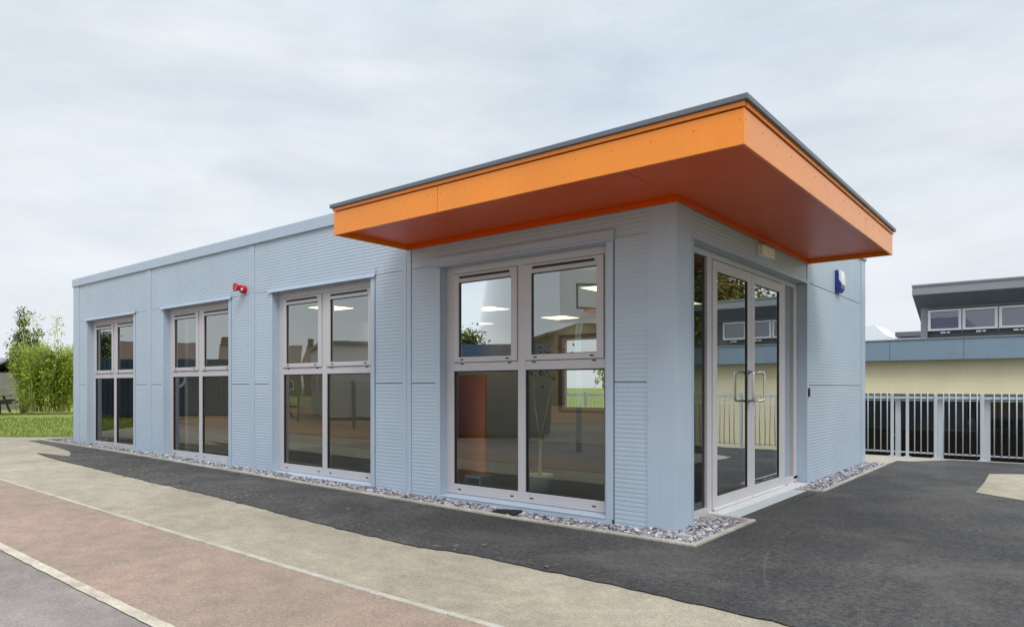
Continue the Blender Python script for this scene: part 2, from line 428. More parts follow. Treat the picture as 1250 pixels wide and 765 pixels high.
# ------------------------------------------------------------------ slate chippings
def slate():
    mb = MB()
    beds = [(-13.9, .335, -.41, -.002, 11600), (.0, .335, -.40, .84, 1700), (.003, .335, 3.23, 7.2, 2500), (-14.25, -13.73, -.4, 1.5, 700), (-.12, 0, .34, .84, 120)]
    for (x0, x1, y0, y1, n) in beds:
        for i in range(n):
            x = random.uniform(x0, x1); y = random.uniform(y0, y1)
            if n == 11600 and random.random() < .35*max(0, (-x-6)/8): continue
            L = random.uniform(.011, .029)*(1.2 if x > -4 else 1)*(1.6 if random.random() < .16 else 1); W = L*random.uniform(.45, .9); T = random.uniform(.003, .009)
            z = gz(x) - (.030 if x < -.3 else .016) + random.uniform(-.011, .011)
            rot = Matrix.Rotation(random.uniform(0, 6.28), 4, 'Z') @ Matrix.Rotation(random.gauss(0, .42), 4, 'X') @ Matrix.Rotation(random.gauss(0, .42), 4, 'Y')
            k = random.choice((4, 5, 5, 6)); ph = random.uniform(0, 6.28)
            poly = [(L*math.cos(ph+6.283*j/k)*random.uniform(.7, 1.1), W*math.sin(ph+6.283*j/k)*random.uniform(.7, 1.1)) for j in range(k)]
            b = len(mb.v); o = Vector((x, y, z))
            for zz in (-T, T):
                for p in poly: mb.v.append(tuple(o + rot @ Vector((p[0]*(.9 if zz > 0 else 1), p[1]*(.9 if zz > 0 else 1), zz))))
            mb.f.append(tuple(b+k+j for j in range(k)))
            for j in range(k):
                j2 = (j+1) % k; mb.f.append((b+j, b+j2, b+k+j2, b+k+j))
            mb.m += [0]*(k+1); mb.sm += [False]*(k+1)
    o = mb.build('slate_gravel', M['slate'], fix=False)
    tag(o, 'grey purple slate chippings around the foot of the blue building', 'gravel', kind='stuff')
    bs = MB()
    for (x0, x1, y0, y1, n) in beds[:4]:
        xs = frange(x0, x1, .5)
        for a, b in zip(xs, xs[1:]):
            bs.face([(a, y0, gz(a)-.042), (b, y0, gz(b)-.042), (b, y1, gz(b)-.042), (a, y1, gz(a)-.042)])
    tag(bs.build('gravel_bed_soil', M['dark_gap']), kind='structure')
slate()
# plastic gully lid lying in the slate
gl = thing('gully_cover', 'small dark plastic drain cover lying in the slate chippings under the canopy window', 'drain cover', (-1.72, -.24, -.012))
mb = MB(); mb.box(-.15, .15, -.085, .085, .0, .028); mb.build('cover_plate', M['black'], gl, bevel=.006)
mb = MB()
for k in range(6): mb.box(-.12+.042*k, -.10+.042*k, -.06, .06, .028, .034)
mb.build('grating', M['black'], gl)
gl.rotation_euler = (R(4), R(-3), R(8))

# ------------------------------------------------------------------ straw and leaf litter
def litter():
    mb = MB()
    cl = [(random.uniform(-13, .5), 0) for _ in range(150)] + [(random.uniform(.4, 5), 1) for _ in range(16)]
    for (cx_, kind) in cl:
        if kind == 0:
            cy_ = lerp_pts(EB, cx_) + abs(random.gauss(0, .35))
            if cy_ > -.5: cy_ = -.5 - random.random()*.1
            n = random.choice((1, 2, 3, 5, 12)) if cx_ < -3 else random.choice((1, 1, 2))
        else:
            cy_ = random.uniform(-1.6, 7); n = random.choice((1, 1, 2))
        sp = .03*n**.7
        for i in range(n):
            x = cx_+random.gauss(0, sp*1.6); y = cy_+random.gauss(0, sp); a = random.uniform(0, 3.14)
            L = random.uniform(.008, .036); W = random.uniform(.0015, .0045) if random.random() < .85 else L*.35
            z = gz(x)+.004+random.uniform(0, .006); dx, dy = math.cos(a)*L, math.sin(a)*L; nx, ny = -math.sin(a)*W, math.cos(a)*W
            mb.face([(x-dx, y-dy, z), (x+nx, y+ny, z+.004), (x+dx, y+dy, z), (x-nx, y-ny, z+.001)])
    for i in range(260):
        x = -31.6+random.gauss(0, 1.4); y = 4.6+.8*(x+31.6)+random.gauss(0, .35)-.6; L = random.uniform(.04, .12); a = random.uniform(0, 3.14); z = gz(x)-.02
        mb.face([(x-L*math.cos(a), y-L*math.sin(a), z), (x+.03, y, z+.03), (x+L*math.cos(a), y+L*math.sin(a), z), (x-.03, y, z+.01)])
    tag(mb.build('leaf_litter', M['straw'], fix=False), 'bits of straw and dead leaves scattered over the dark asphalt and under the bamboo', 'leaf litter', kind='stuff')
litter()

# ------------------------------------------------------------------ the blue building
HT, HTRIM, HEAD = 3.52, 3.36, 2.60
XW, YD = -13.72, 7.15
bld = thing('modular_classroom', 'single storey pale blue ribbed metal classroom building with an orange corner canopy', 'building')
PITCH = .0415
def prof():
    """one rib: (depth inward, fraction of pitch)"""
    return [(0, 0), (.0002, .5), (.0020, .68), (.0020, .80), (0, 1.0)]
def ribbed(mb, a0, a1, z0, z1, side=False):
    """ribbed sheet from a0 to a1 (x on the long side, y on the door side)"""
    rows = []; z = z0
    while z < z1-.001:
        for d, fz in prof()[:-1]:
            zz = z+fz*PITCH
            if zz < z1: rows.append((d, zz))
        z += PITCH
    rows.append((0, z1))
    b = len(mb.v)
    for d, zz in rows:
        for a in (a0, a1): mb.v.append((-d, a, zz) if side else (a, d, zz))
    for i in range(len(rows)-1):
        q = (b+2*i, b+2*i+1, b+2*i+3, b+2*i+2)
        mb.f.append(q); mb.m.append(0); mb.sm.append(False)
def panels(mb, a0, a1, z0, z1, side=False, seams=(1.30, 2.66)):
    zs = [z0]+[s for s in seams if z0+.1 < s < z1-.1]+[z1]
    for p, q in zip(zs, zs[1:]):
        ribbed(mb, a0, a1, p+(.004 if p > z0 else 0), q-(.004 if q < z1 else 0), side)
MOD = [-13.555, -10.18, -6.81, -3.435]
OPEN = [(-12.995, -10.825), (-9.62, -7.45), (-6.245, -4.075), (-2.87, -.70)]
JW = .075
strips = [(XW, -13.43), (-10.255, -10.105), (-6.865, -6.72), (-3.495, -3.345), (-.275, 0)]
mb = MB()
for i, (o0, o1) in enumerate(OPEN):
    l = strips[i][1]; r = strips[i+1][0]
    panels(mb, l+.004, o0-JW-.002, -.08, HEAD+.03)
    panels(mb, o1+JW+.012, r-.004, -.08, HEAD+.03, seams=(1.30,))
    panels(mb, l+.004, r-.004, HEAD+.034, HTRIM, seams=(2.66,) if i == 3 else ())
mb.build('ribbed_wall', M['clad'], bld, fix=False)
mb = MB()
panels(mb, .30, 3.94, HEAD+.035, HTRIM, True, ())
panels(mb, 3.955, 6.865, -.08, HTRIM, True, (1.28, 2.62))
mb.build('ribbed_wall', M['clad'], bld, fix=False)
# structural wall behind the ribs, with openings
mb = MB(); T0, T1 = .013, .21
xs = [XW+.01]
for (o0, o1) in OPEN:
    mb.box(xs[-1], o0-.012, T0, T1, -.1, HTRIM+.1); mb.box(o0-.012, o1+.012, T0, T1, HEAD+.012, HTRIM+.1); mb.box(o0-.012, o1+.012, T0, T1, -.1, -.0)
    xs.append(o1+.012)
mb.box(xs[-1], -.013, T0, T1, -.1, HTRIM+.1)
mb.box(-.21, -.013, T1, .32, -.1, HTRIM+.1); mb.box(-.21, -.013, .32, 3.86, HEAD+.012, HTRIM+.1); mb.box(-.21, -.013, 3.86, YD-.01, -.1, HTRIM+.1)
mb.box(XW+.01, XW+.2, T1, YD-.01, -.1, HTRIM+.1)
BW = (-6.05, -4.75, .75, 2.35)       # back window hole
mb.box(XW+.2, BW[0], YD-.2, YD-.01, -.1, HTRIM+.1); mb.box(BW[1], -.21, YD-.2, YD-.01, -.1, HTRIM+.1)
mb.box(BW[0], BW[1], YD-.2, YD-.01, -.1, BW[2]); mb.box(BW[0], BW[1], YD-.2, YD-.01, BW[3], HTRIM+.1)
mb.build('wall_core', M['dark_gap'], bld)
mb = MB()
mb.box(XW-.004, BW[0], YD-.008, YD+.01, -.1, HTRIM); mb.box(BW[1], 0, YD-.008, YD+.01, -.1, HTRIM); mb.box(BW[0], BW[1], YD-.008, YD+.01, -.1, BW[2]); mb.box(BW[0], BW[1], YD-.008, YD+.01, BW[3], HTRIM)
mb.box(XW-.008, XW+.008, .02, YD-.01, -.1, HTRIM)
mb.build('plain_wall', M['clad'], bld)
# corner posts and joint strips: folded sheet, slightly proud
def strip(name, x0, x1, y0, y1, z0, z1, b=.004): 
    m_ = MB(); m_.box(x0, x1, y0, y1, z0, z1); return m_.build(name, M['trim'], bld, bevel=b)
strip('corner_post', XW-.01, -13.43, -.010, .03, -.08, HTRIM-.003)
for (a, b) in strips[1:4]:
    m_ = MB(); c = (a+b)/2
    m_.box(a, c-.0035, -.006, .02, -.08, HTRIM-.003); m_.box(c+.0035, b, -.009, .02, -.08, HTRIM-.003)
    m_.build('joint_strip', M['trim'], bld, bevel=.004)
m_ = MB(); m_.prism([(-.275, -.010), (.010, -.010), (.010, .30), (-.02, .30), (-.02, .02), (-.275, .02)], 'z', -.08, HTRIM-.003)
for k_ in range(9): m_.lathe([(.004, 0), (.004, .0015)], (.010, .283, .2+.36*k_), (1, 0, 0), 8, 1); m_.lathe([(.004, 0), (.004, .0015)], (-.255, -.010, .25+.36*k_), (0, -1, 0), 8, 1)
m_.build('corner_post', [M['trim'], M['flash']], bld, bevel=.008)
strip('joint_strip', -.02, .008, 3.855, 3.94, -.08, HTRIM-.003)
strip('joint_strip', -.02, .008, 6.88, YD+.012, -.08, HTRIM-.003)
# parapet: folded trim in lengths with lapped joints
m_ = MB()
cuts = [XW-.03, -13.30, -10.32, -6.83, -3.46, .03]
for i, (a, b) in enumerate(zip(cuts, cuts[1:])):
    e = .002*(i % 2)
    m_.box(a+.002, b-.002, -.030-e, .25, HTRIM, HT-e)
m_.build('parapet_trim', M['trim'], bld, bevel=.006)
m_ = MB()
for i, (a, b) in enumerate(((.27, 3.9), (3.9, YD+.03))): m_.box(-.25, .031+.002*i, a+.002, b-.002, HTRIM, HT-.002*i)
m_.box(XW-.03, -.25, YD-.2, YD+.03, HTRIM, HT); m_.box(XW-.03, XW+.2, .26, YD-.21, HTRIM, HT)
m_.build('parapet_trim', M['trim'], bld, bevel=.006)
m_ = MB(); m_.box(XW+.2, -.25, .25, YD-.2, HTRIM-.05, HTRIM+.05); m_.build('roof', M['lead'], bld)
# interior shell
m_ = MB(); m_.box(XW+.2, -.21, .215, YD-.2, 0, .05); m_.build('floor', M['carpet'], bld)
m_ = MB(); m_.box(XW+.2, -.21, .215, YD-.2, 2.72, 2.75); m_.build('ceiling', M['ceil'], bld)
LIN = []
LIN.append((XW+.201, XW+.22, .22, YD-.21, .05, 2.72))
LIN.append((XW+.22, BW[0]-.06, YD-.225, YD-.203, .05, 2.72)); LIN.append((BW[1]+.06, -.23, YD-.225, YD-.203, .05, 2.72))
LIN.append((BW[0]-.06, BW[1]+.06, YD-.225, YD-.203, .05, BW[2]-.05)); LIN.append((BW[0]-.06, BW[1]+.06, YD-.225, YD-.203, BW[3]+.05, 2.72))
for a, b in zip([XW+.23]+[o[1]+.03 for o in OPEN], [o[0]-.03 for o in OPEN]+[-.25]): LIN.append((a, b, .212, .23, .05, 2.72))
LIN.append((-.235, -.212, 3.9, YD-.22, .05, 2.72))
for q in LIN:
    m_ = MB(); m_.box(*q); m_.build('inner_lining', M['lining'], bld)
m_ = MB(); m_.box(-9.35, -9.23, .24, YD-.23, .051, 2.715); m_.build('partition', M['lining'], bld)

# ---- windows
FY = .104                              # front of the frames
def slot(mb, x, z, w=.045, h=.014, y=None): mb.box(x-w/2, x+w/2, (FY if y is None else y)-.004, (FY if y is None else y)+.01, z-h/2, z+h/2, 1)
def window(o0, o1, broad):
    zb, zt = .055, HEAD
    tl, th = 1.431, 1.523               # transom
    c = (o0+o1)/2; mw = .05
    F0, F1 = FY, FY+.075
    fr = MB()
    fr.box(o0, o0+.112, F0, F1, zb+.108, zt); fr.box(o1-.112+.03, o1, F0, F1, zb+.108, zt)
    fr.box(o0, o1, F0, F1, zb, zb+.108); fr.box(o0+.112, o1-.082, F0, F1, zt-.078, zt)
    fr.box(o0+.112, c-mw, F0, F1, tl, th); fr.box(c+mw, o1-.082, F0, F1, tl, th)
    fr.box(c-mw, c+mw, F0, F1, zb+.108, zt-.078)
    for xx in (o0+.2, c-.13, c+.13, o1-.2): slot(fr, xx, zb+.05)
    for xx in (o0+.24, c-.16, c+.16, o1-.2): slot(fr, xx, th-.012, .05, .014)
    w = fr.build('window', [M['frame'], M['black']], bld, bevel=.0035)
    # opening lights
    for (a, b) in ((o0+.118, c-mw-.006), (c+mw+.006, o1-.088)):
        s = MB(); S0, S1 = FY-.014, FY+.06; z0, z1 = th+.006, zt-.084
        sw = .078
        s.box(a, a+sw, S0, S1, z0, z1); s.box(b-sw, b, S0, S1, z0, z1)
        s.box(a+sw, b-sw, S0, S1, z0, z0+.058); s.box(a+sw, b-sw, S0, S1, z1-.095, z1)
        for xx in (a+.13, b-.13): slot(s, xx, z0+.03, .045, .015, S0)
        s.build('sash', [M['frame'], M['black']], w, bevel=.0035)
        v = MB(); v.box(a+sw+.02, b-sw-.02, S0-.012, S0+.003, z1-.052, z1-.028); v.build('trickle_vent', M['black'], w, bevel=.005)
        p = MB(); p.face([(a+sw-.01, FY+.012, z0+.05), (b-sw+.01, FY+.012, z0+.05), (b-sw+.01, FY+.012, z1-.085), (a+sw-.01, FY+.012, z1-.085)]); p.build('pane', M['glass'], w)
        g = MB()  # black rubber gasket
        for (xa, xb, za, zb_) in ((a+sw, a+sw+.007, z0+.058, z1-.095), (b-sw-.007, b-sw, z0+.058, z1-.095), (a+sw+.007, b-sw-.007, z1-.102, z1-.095), (a+sw+.007, b-sw-.007, z0+.058, z0+.064)):
            g.box(xa, xb, FY+.001, FY+.010, za, zb_)
        g.build('gasket', M['black'], w)
    for (a, b) in ((o0+.112, c-mw), (c+mw, o1-.082)):
        p = MB(); y = FY+.026
        p.face([(a-.01, y, zb+.1), (b+.01, y, zb+.1), (b+.01, y, tl+.01), (a-.01, y, tl+.01)]); p.build('pane', M['lowglass'], w)
        g = MB()
        for (xa, xb, za, zb_) in ((a, a+.012, zb+.108, tl), (b-.012, b, zb+.108, tl), (a+.012, b-.012, tl-.012, tl), (a+.012, b-.012, zb+.108, zb+.118)):
            g.box(xa, xb, FY+.010, FY+.024, za, zb_)
        g.build('gasket', M['black'], w)
    s = MB(); s.prism([(-.014, .022), (-.014, .034), (FY+.02, .053), (FY+.02, .022)], 'x', o0+.002, o1-.002)
    s.box(o0-.06, o1+.06, -.009, .012, -.08, .021)
    s.build('sill', M['trim'], w, bevel=.003)
    j = MB()                            # jamb trims and lined reveal
    for (a, b, ri, rj) in ((o0-JW, o0, o0-.011, o0), (o1, o1+JW, o1, o1+.011)):
        j.box(a, b, -.008, .0125, .0215, HEAD+.028); j.box(ri, rj, .0128, FY+.08, .0, HEAD)
    j.box(o0, o1, .0128, FY+.08, HEAD+.0003, HEAD+.0115)
    j.build('reveal_trim', M['trim'], w, bevel=.003)
    l = MB()
    if broad: l.box(o0-.09, o1+.09, -.028, .012, HEAD+.003, HEAD+.105); l.box(o0-.09, o1+.09, -.045, -.0285, HEAD+.003, HEAD+.02)
    else: l.prism([(.010, HEAD+.045), (-.028, HEAD+.036), (-.034, HEAD+.004), (-.028, HEAD+.004), (-.022, HEAD+.025), (.010, HEAD+.033)], 'x', o0-.085, o1+.10); l.box(o1+.085, o1+.10, -.02, .01, HEAD+.046, HEAD+.13)
    l.build('lintel_trim', M['trim'], w, bevel=.002)
for i, (a, b) in enumerate(OPEN): window(a, b, i == 3)
# back window letting daylight through the room
fr = MB(); a, b, z0, z1 = BW
for q in ((a, a+.07, z0, z1), (b-.07, b, z0, z1), (a+.07, b-.07, z0, z0+.07), (a+.07, b-.07, z1-.07, z1), (a+.07, b-.07, 1.80, 1.93)): fr.box(q[0], q[1], YD-.15, YD-.06, q[2], q[3])
w = fr.build('window', M['frame'], bld)
p = MB(); p.face([(a+.06, YD-.1, z0+.06), (b-.06, YD-.1, z0+.06), (b-.06, YD-.1, z1-.06), (a+.06, YD-.1, z1-.06)])
m_glass2 = glass('clear_glass', (.9, .93, .92), .04, 0); p.build('pane', m_glass2, w)

# ---- entrance doors
XD = -.116
scr = MB()
D0, D1 = XD-.06, XD
Y0, L0, LM, L1, Y1 = .40, 1.055, 2.126, 3.20, 3.852
ZT = HEAD
scr.box(D0, D1, Y0, Y0+.20, .06, ZT-.062); scr.box(D0, D1, .945, L0-.004, .0, ZT-.062)
scr.box(D0, D1, L1+.004, 3.345, .0, ZT-.062); scr.box(D0, D1, 3.70, Y1, .06, ZT-.062)
scr.box(D0, D1, Y0, Y1, ZT-.062, ZT)
scr.box(D0, D1, Y0, .945, -.09, .062); scr.box(D0, D1, 3.345, Y1, -.06, .10)
for yy, zz in ((.78, -.012), (3.40, .02), (3.74, .02)): scr.box(D1-.005, D1+.004, yy-.02, yy+.02, zz-.009, zz+.009, 1)
door = scr.build('entrance_screen', [M['frame'], M['black']], bld, bevel=.004)
for (a, b) in ((L0, LM-.003), (LM+.003, L1)):
    lf = MB(); E0, E1 = XD-.045, XD+.012; zb, zt = .022, ZT-.074
    sw = .108
    lf.box(E0, E1, a, a+sw, zb, zt); lf.box(E0, E1, b-sw, b, zb, zt)
    lf.box(E0, E1, a+sw, b-sw, zb, zb+.128); lf.box(E0, E1, a+sw, b-sw, zt-.108, zt)
    lf.build('door_leaf', M['frame'], door, bevel=.004)
    p = MB(); p.face([(XD-.006, a+sw-.01, zb+.12), (XD-.006, b-sw+.01, zb+.12), (XD-.006, b-sw+.01, zt-.1), (XD-.006, a+sw-.01, zt-.1)]); p.build('pane', M['doorglass'], door)
    g = MB()
    for (ya, yb, za, zb_) in ((a+sw, a+sw+.008, zb+.128, zt-.108), (b-sw-.008, b-sw, zb+.128, zt-.108), (a+sw+.008, b-sw-.008, zt-.116, zt-.108), (a+sw+.008, b-sw-.008, zb+.128, zb+.136)):
        g.box(XD-.004, XD+.006, ya, yb, za, zb_)
    g.build('gasket', M['black'], door)
    br = MB(); br.box(E1+.001, E1+.016, a+.01, b-.01, zb-.006, zb+.024); br.build('weather_bar', M['silver'], door, bevel=.004)
for (a, b, gm) in ((Y0+.20, .945, 'darkglass'), (3.345, 3.70, 'darkglass')):
    p = MB(); p.face([(XD-.03, a-.01, .05), (XD-.03, b+.01, .05), (XD-.03, b+.01, ZT-.055), (XD-.03, a-.01, ZT-.055)]); p.build('pane', M[gm], door)
# D handles on both leaves
for (yc, sgn) in ((LM-.075, -1), (LM+.075, 1)):
    h = MB(); x0 = XD+.012; xo = x0+.085; r = .035
    zlo, zhi = 1.10, 1.42; yo = yc+sgn*.10
    pts = []
    def arc(c1, c2, c3, n=5):
        c1, c2, c3 = Vector(c1), Vector(c2), Vector(c3)
        return [((1-t)**2)*c1 + 2*t*(1-t)*c2 + t*t*c3 for t in [i/n for i in range(n+1)]]
    d1 = Vector((xo-x0, yo-yc, 0)).normalized()
    A = Vector((x0, yc, zhi)); B = Vector((xo, yo, zhi)); C_ = Vector((xo, yo, zlo)); D_ = Vector((x0, yc, zlo))
    pts = [A] + arc(B-d1*r, B, B-Vector((0, 0, r))) + arc(C_+Vector((0, 0, r)), C_, C_-d1*r) + [D_]
    h.tube(pts, .0135, 12)
    for zz in (zlo, zhi): h.lathe([(.024, 0), (.024, .012)], (x0, yc, zz), (1, 0, 0), 16)
    h.build('door_handle', M['steel'], door)
lk = MB(); lk.lathe([(.014, 0), (.014, .008), (.005, .009)], (XD+.012, LM+.055, 1.06), (1, 0, 0), 14); lk.build('lock', M['steel'], door)
th = MB(); th.prism([(XD-.06, -.10), (XD-.06, .016), (.035, .006), (.035, -.10)], 'y', .95, 3.82)
for yy in frange(1.1, 3.6, .42): th.lathe([(.012, 0), (.012, .0012)], (-.05, yy, .011), (0, 0, 1), 10, 0)
t_ = th.build('threshold', M['silver'], door)
th = MB(); th.prism([(.036, -.06), (.036, .004), (.19, -.012+.014), (.19, -.06)], 'y', .90, 3.17); th.build('ramp_plate', M['bluesill'], door, bevel=.003)
rv = MB(); rv.box(XD+.003, .0, 3.853, 3.8545, -.1, HEAD-.001); rv.box(-.185, -.004, .318, .33, -.1, HEAD+.01); rv.box(XD-.06, XD, .331, .40, -.1, HEAD)
rv.box(-.19, .012, .3305, 3.8525, HEAD+.0015, HEAD+.032); rv.box(-.012, .016, .3, .312, -.08, HEAD+.06)
rv.box(.004, .012, .33, .345, -.08, HEAD)
rv.build('reveal_trim', M['trim'], door, bevel=.002)
m_ = MB(); m_.box(-.19, -.006, 3.8548, 3.858, -.1, HEAD); m_.build('reveal_lining', M['trim'], door)

# ---- canopy
CX0, CX1, CY0, CY1 = -3.40, .99, -1.058, 3.885
ZB, ZS, ZG, ZF, ZTOP = 2.856, 2.905, 3.10, 3.138, 3.178
can = MB()
t = .02
jx = [CX0, -1.86, CX1]; jy = [CY0, 2.45, CY1]
for a, b in zip(jx, jx[1:]): can.box(a+(.0025 if a > CX0 else 0), b-(.0025 if b < CX1 else 0), CY0, CY0+t, ZB, ZG-.004)
for a, b in zip(jy, jy[1:]): can.box(CX1-t, CX1-.0005, a+(.0025 if a > CY0 else t+.001), b-(.0025 if b < CY1 else 0), ZB, ZG-.004)
can.box(CX0, CX0+t, CY0+t+.001, -.001, ZB, ZG-.004); can.box(.001, CX1-t-.001, CY1-t, CY1, ZB, ZG-.004)
# upper drip band
can.box(CX0-.006, CX1+.006, CY0-.012, CY0+.02, ZG+.006, ZF); can.box(CX1-.02, CX1+.012, CY0-.012+.033, CY1+.004, ZG+.006, ZF)
can.box(CX0-.006, CX0+.02, CY0+.021, -.031, ZG+.006, ZF)
canopy = can.build('canopy', [M['orange']], bld, bevel=.002)
RIV = plain('dull_orange_rivet', (.55, .15, .015), .4)
for x_ in frange(CX0+.12, CX1-.03, .33) + [-1.90, -1.82]:
    rvt = MB(); rvt.lathe([(.0055, 0), (.0045, .0025)], (x_, CY0, 3.025), (0, -1, 0), 8); rvt.build('rivet', RIV, canopy)
for y_ in frange(CY0+.03, CY1-.1, .33) + [2.41, 2.49]:
    rvt = MB(); rvt.lathe([(.0055, 0), (.0045, .0025)], (CX1, y_, 3.025), (1, 0, 0), 8); rvt.build('rivet', RIV, canopy)
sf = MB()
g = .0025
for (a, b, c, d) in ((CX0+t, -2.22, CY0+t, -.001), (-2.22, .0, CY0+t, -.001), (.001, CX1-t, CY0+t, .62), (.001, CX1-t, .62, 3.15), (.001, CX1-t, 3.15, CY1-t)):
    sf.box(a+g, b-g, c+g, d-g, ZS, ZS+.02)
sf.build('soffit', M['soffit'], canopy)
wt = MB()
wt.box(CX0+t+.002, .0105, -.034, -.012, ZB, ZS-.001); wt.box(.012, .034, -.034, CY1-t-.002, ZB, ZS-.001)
wt.build('wall_trim', M['soffit'], canopy, bevel=.002)  # redder soffit paint stands in for the shade under the canopy
fl = MB()
fl.box(CX0-.03, CX1+.034, CY0-.035, -.032, ZF+.001, ZTOP); fl.box(.034, CX1+.034, -.0315, CY1+.03, ZF+.001, ZTOP)
fl.build('roof_flashing', M['flash'], canopy, bevel=.004)
inn = MB(); inn.box(CX0+.03, CX1-.03, CY0+.03, -.033, ZS+.03, ZF-.002); inn.box(.034, CX1-.03, -.0325, CY1-.03, ZS+.03, ZF-.002); inn.build('deck', M['dark_gap'], canopy)

# ------------------------------------------------------------------ fixtures on the walls
sd = thing('alarm_sounder', 'red round fire alarm sounder on the ribbed wall above the second window from the left', 'alarm sounder', (-6.985, -.002, 2.715))
mb = MB(); mb.lathe([(.062, 0), (.064, .012), (.06, .05), (.056, .062)], (0, 0, 0), (0, -1, 0), 24); mb.build('base', M['redplastic'], sd)
mb = MB(); mb.lathe([(.045, .062), (.042, .085), (.046, .11), (.058, .135), (.066, .15), (.066, .156), (.05, .15), (.02, .146)], (0, 0, .018), (-.05, -1, .03), 24); mb.build('horn', M['redplastic'], sd)
mb = MB(); mb.box(.018, .052, -.085, -.058, -.02, .012); mb.build('warning_label', M['white'], sd, bevel=.003)
ab = thing('alarm_box', 'blue and white burglar alarm box on the ribbed wall right of the canopy', 'alarm box', (.002, 5.36, 2.80))
mb = MB(); mb.prism([(0, .165), (.045, .16), (.05, .02), (.085, -.04), (.085, -.12), (.04, -.165), (0, -.165)], 'y', -.108, .108); mb.build('backplate', M['bluebox'], ab, bevel=.01)
mb = MB(); mb.prism([(.046, .155), (.075, .15), (.092, .0), (.089, -.055), (.088, -.036), (.053, .02)], 'y', -.100, .112); mb.build('cover', M['white'], ab, bevel=.006)
mb = MB(); mb.lathe([(.018, 0), (.018, .004)], (.088, .03, .03), (1, 0, .1), 14); mb.build('badge', plain('pale_lilac', (.5, .42, .62), .4), ab)
bl = thing('bulkhead_light', 'cream emergency bulkhead light under the orange canopy above the doors', 'bulkhead light', (.0, 2.195, 2.752))
mb = MB(); mb.box(.0, .028, -.19, .19, -.06, .06); mb.build('base', M['white'], bl, bevel=.006)
mb = MB(); mb.box(.029, .075, -.185, .185, -.055, .055); mb.build('diffuser', M['diffuser'], bl, bevel=.012)
cr = thing('card_reader', 'small black card reader on the wall strip right of the doors', 'card reader', (.009, 3.905, 1.185))
mb = MB(); mb.box(0, .018, -.026, .026, -.055, .055); mb.build('housing', M['black'], cr, bevel=.006)
mb = MB(); mb.lathe([(.005, 0), (.005, .002)], (.018, 0, .035), (1, 0, 0), 10); mb.build('indicator', M['steel'], cr)

# ------------------------------------------------------------------ inside the room
def ceiling_light(x, y, i, lab):
    t = thing('ceiling_light', lab, 'ceiling light', (x, y, 2.72), 'lit ceiling panels')
    mb = MB(); mb.box(-.32, .32, -.32, .32, -.02, 0); mb.build('frame', M['white'], t)
    mb = MB(); mb.face([(-.29, -.29, -.022), (.29, -.29, -.022), (.29, .29, -.022), (-.29, .29, -.022)]); mb.build('diffuser', M['lamp'], t)
LP = [(-5.72, 4.12, 'lit square ceiling light, higher of two in the left half of the canopy window'), (-7.88, 6.2, 'lit square ceiling light, lower of two in the left half of the canopy window'),
      (-5.61, 6.3, 'lit square ceiling light in the right half of the canopy window'), (-7.85, 2.2, 'lit square ceiling light seen in the third window from the left'),
      (-2.6, 3.2, 'added unseen square ceiling light deep in the room behind the entrance doors'), (-9.0+.0, 4.6, 'added unseen square ceiling light behind the partition side of the room'), (-11.5, 3.4, 'added unseen square ceiling light in the far left room behind the first window'), (-2.6, 5.6, 'added unseen square ceiling light at the back of the room behind the entrance doors')]  # lamps on this line are added out of view to brighten the interior
LP += [(x_, .95, 'added unseen square ceiling light in the row just inside the windows, above their heads') for x_ in (-1.5, -3.3, -5.1, -6.9)]  # added row hidden by the window heads, lights the things behind the glass
for i, (x, y, l) in enumerate(LP): ceiling_light(x, y, i, l)
ob = thing('display_board', 'orange free standing display board inside the window under the canopy', 'display board', (-2.86, .50, .05))
mb = MB(); mb.box(-.235, .235, -.02, .02, .02, 1.35); mb.build('panel', M['orangeboard'], ob, bevel=.004)
for s_ in (-.19, .19):
    mb = MB(); mb.box(s_-.02, s_+.02, -.18, .18, 0, .02); mb.build('foot', M['galv'], ob)
st = thing('stool', 'low pale blue grey plastic stool on the floor behind the window under the canopy', 'stool', (-2.62, .37, .05)); st.scale = (.8, .8, .8)
mb = MB(); mb.box(-.15, .15, -.13, .13, .21, .24); mb.build('seat', paint('pale_blue_plastic', (.36, .47, .5), .4, .05, streak=False), st, bevel=.006)
for (a, b) in ((-.15, -.12), (.12, .15)):
    mb = MB(); mb.box(a, b, -.13, .13, 0, .208); mb.build('leg', bpy.data.materials['pale_blue_plastic'], st, bevel=.006)
pt = thing('potted_tree', 'thin forked tree in a pale bucket just inside the window under the canopy', 'potted tree', (-1.86, .52, .05))
mb = MB(); mb.lathe([(.115, 0), (.135, .2), (.15, .225), (.15, .25), (.138, .25), (.13, .215)], (0, 0, 0), (0, 0, 1), 26); mb.build('bucket', paint('pale_mint_plastic', (.80, .85, .80), .45, .05, streak=False), pt)
mb = MB(); tr = [((0, 0, .2), .02), ((.015, 0, .5), .018), ((.02, 0, .62), .017)]
mb.tube([p for p, r in tr], [r for p, r in tr], 8)
mb.tube([(.02, 0, .62), (-.05, .02, .85), (-.10, .03, 1.1), (-.105, .03, 1.45)], [.015, .012, .009, .004], 7)
mb.tube([(.02, 0, .62), (.10, -.02, .9), (.17, .0, 1.2), (.26, .03, 1.5)], [.014, .011, .009, .004], 7)
mb.tube([(.13, -.01, 1.02), (.08, .05, 1.25), (.09, .08, 1.45)], [.007, .005, .003], 6)
mb.build('trunk', M['palebark'], pt)
mb = MB()
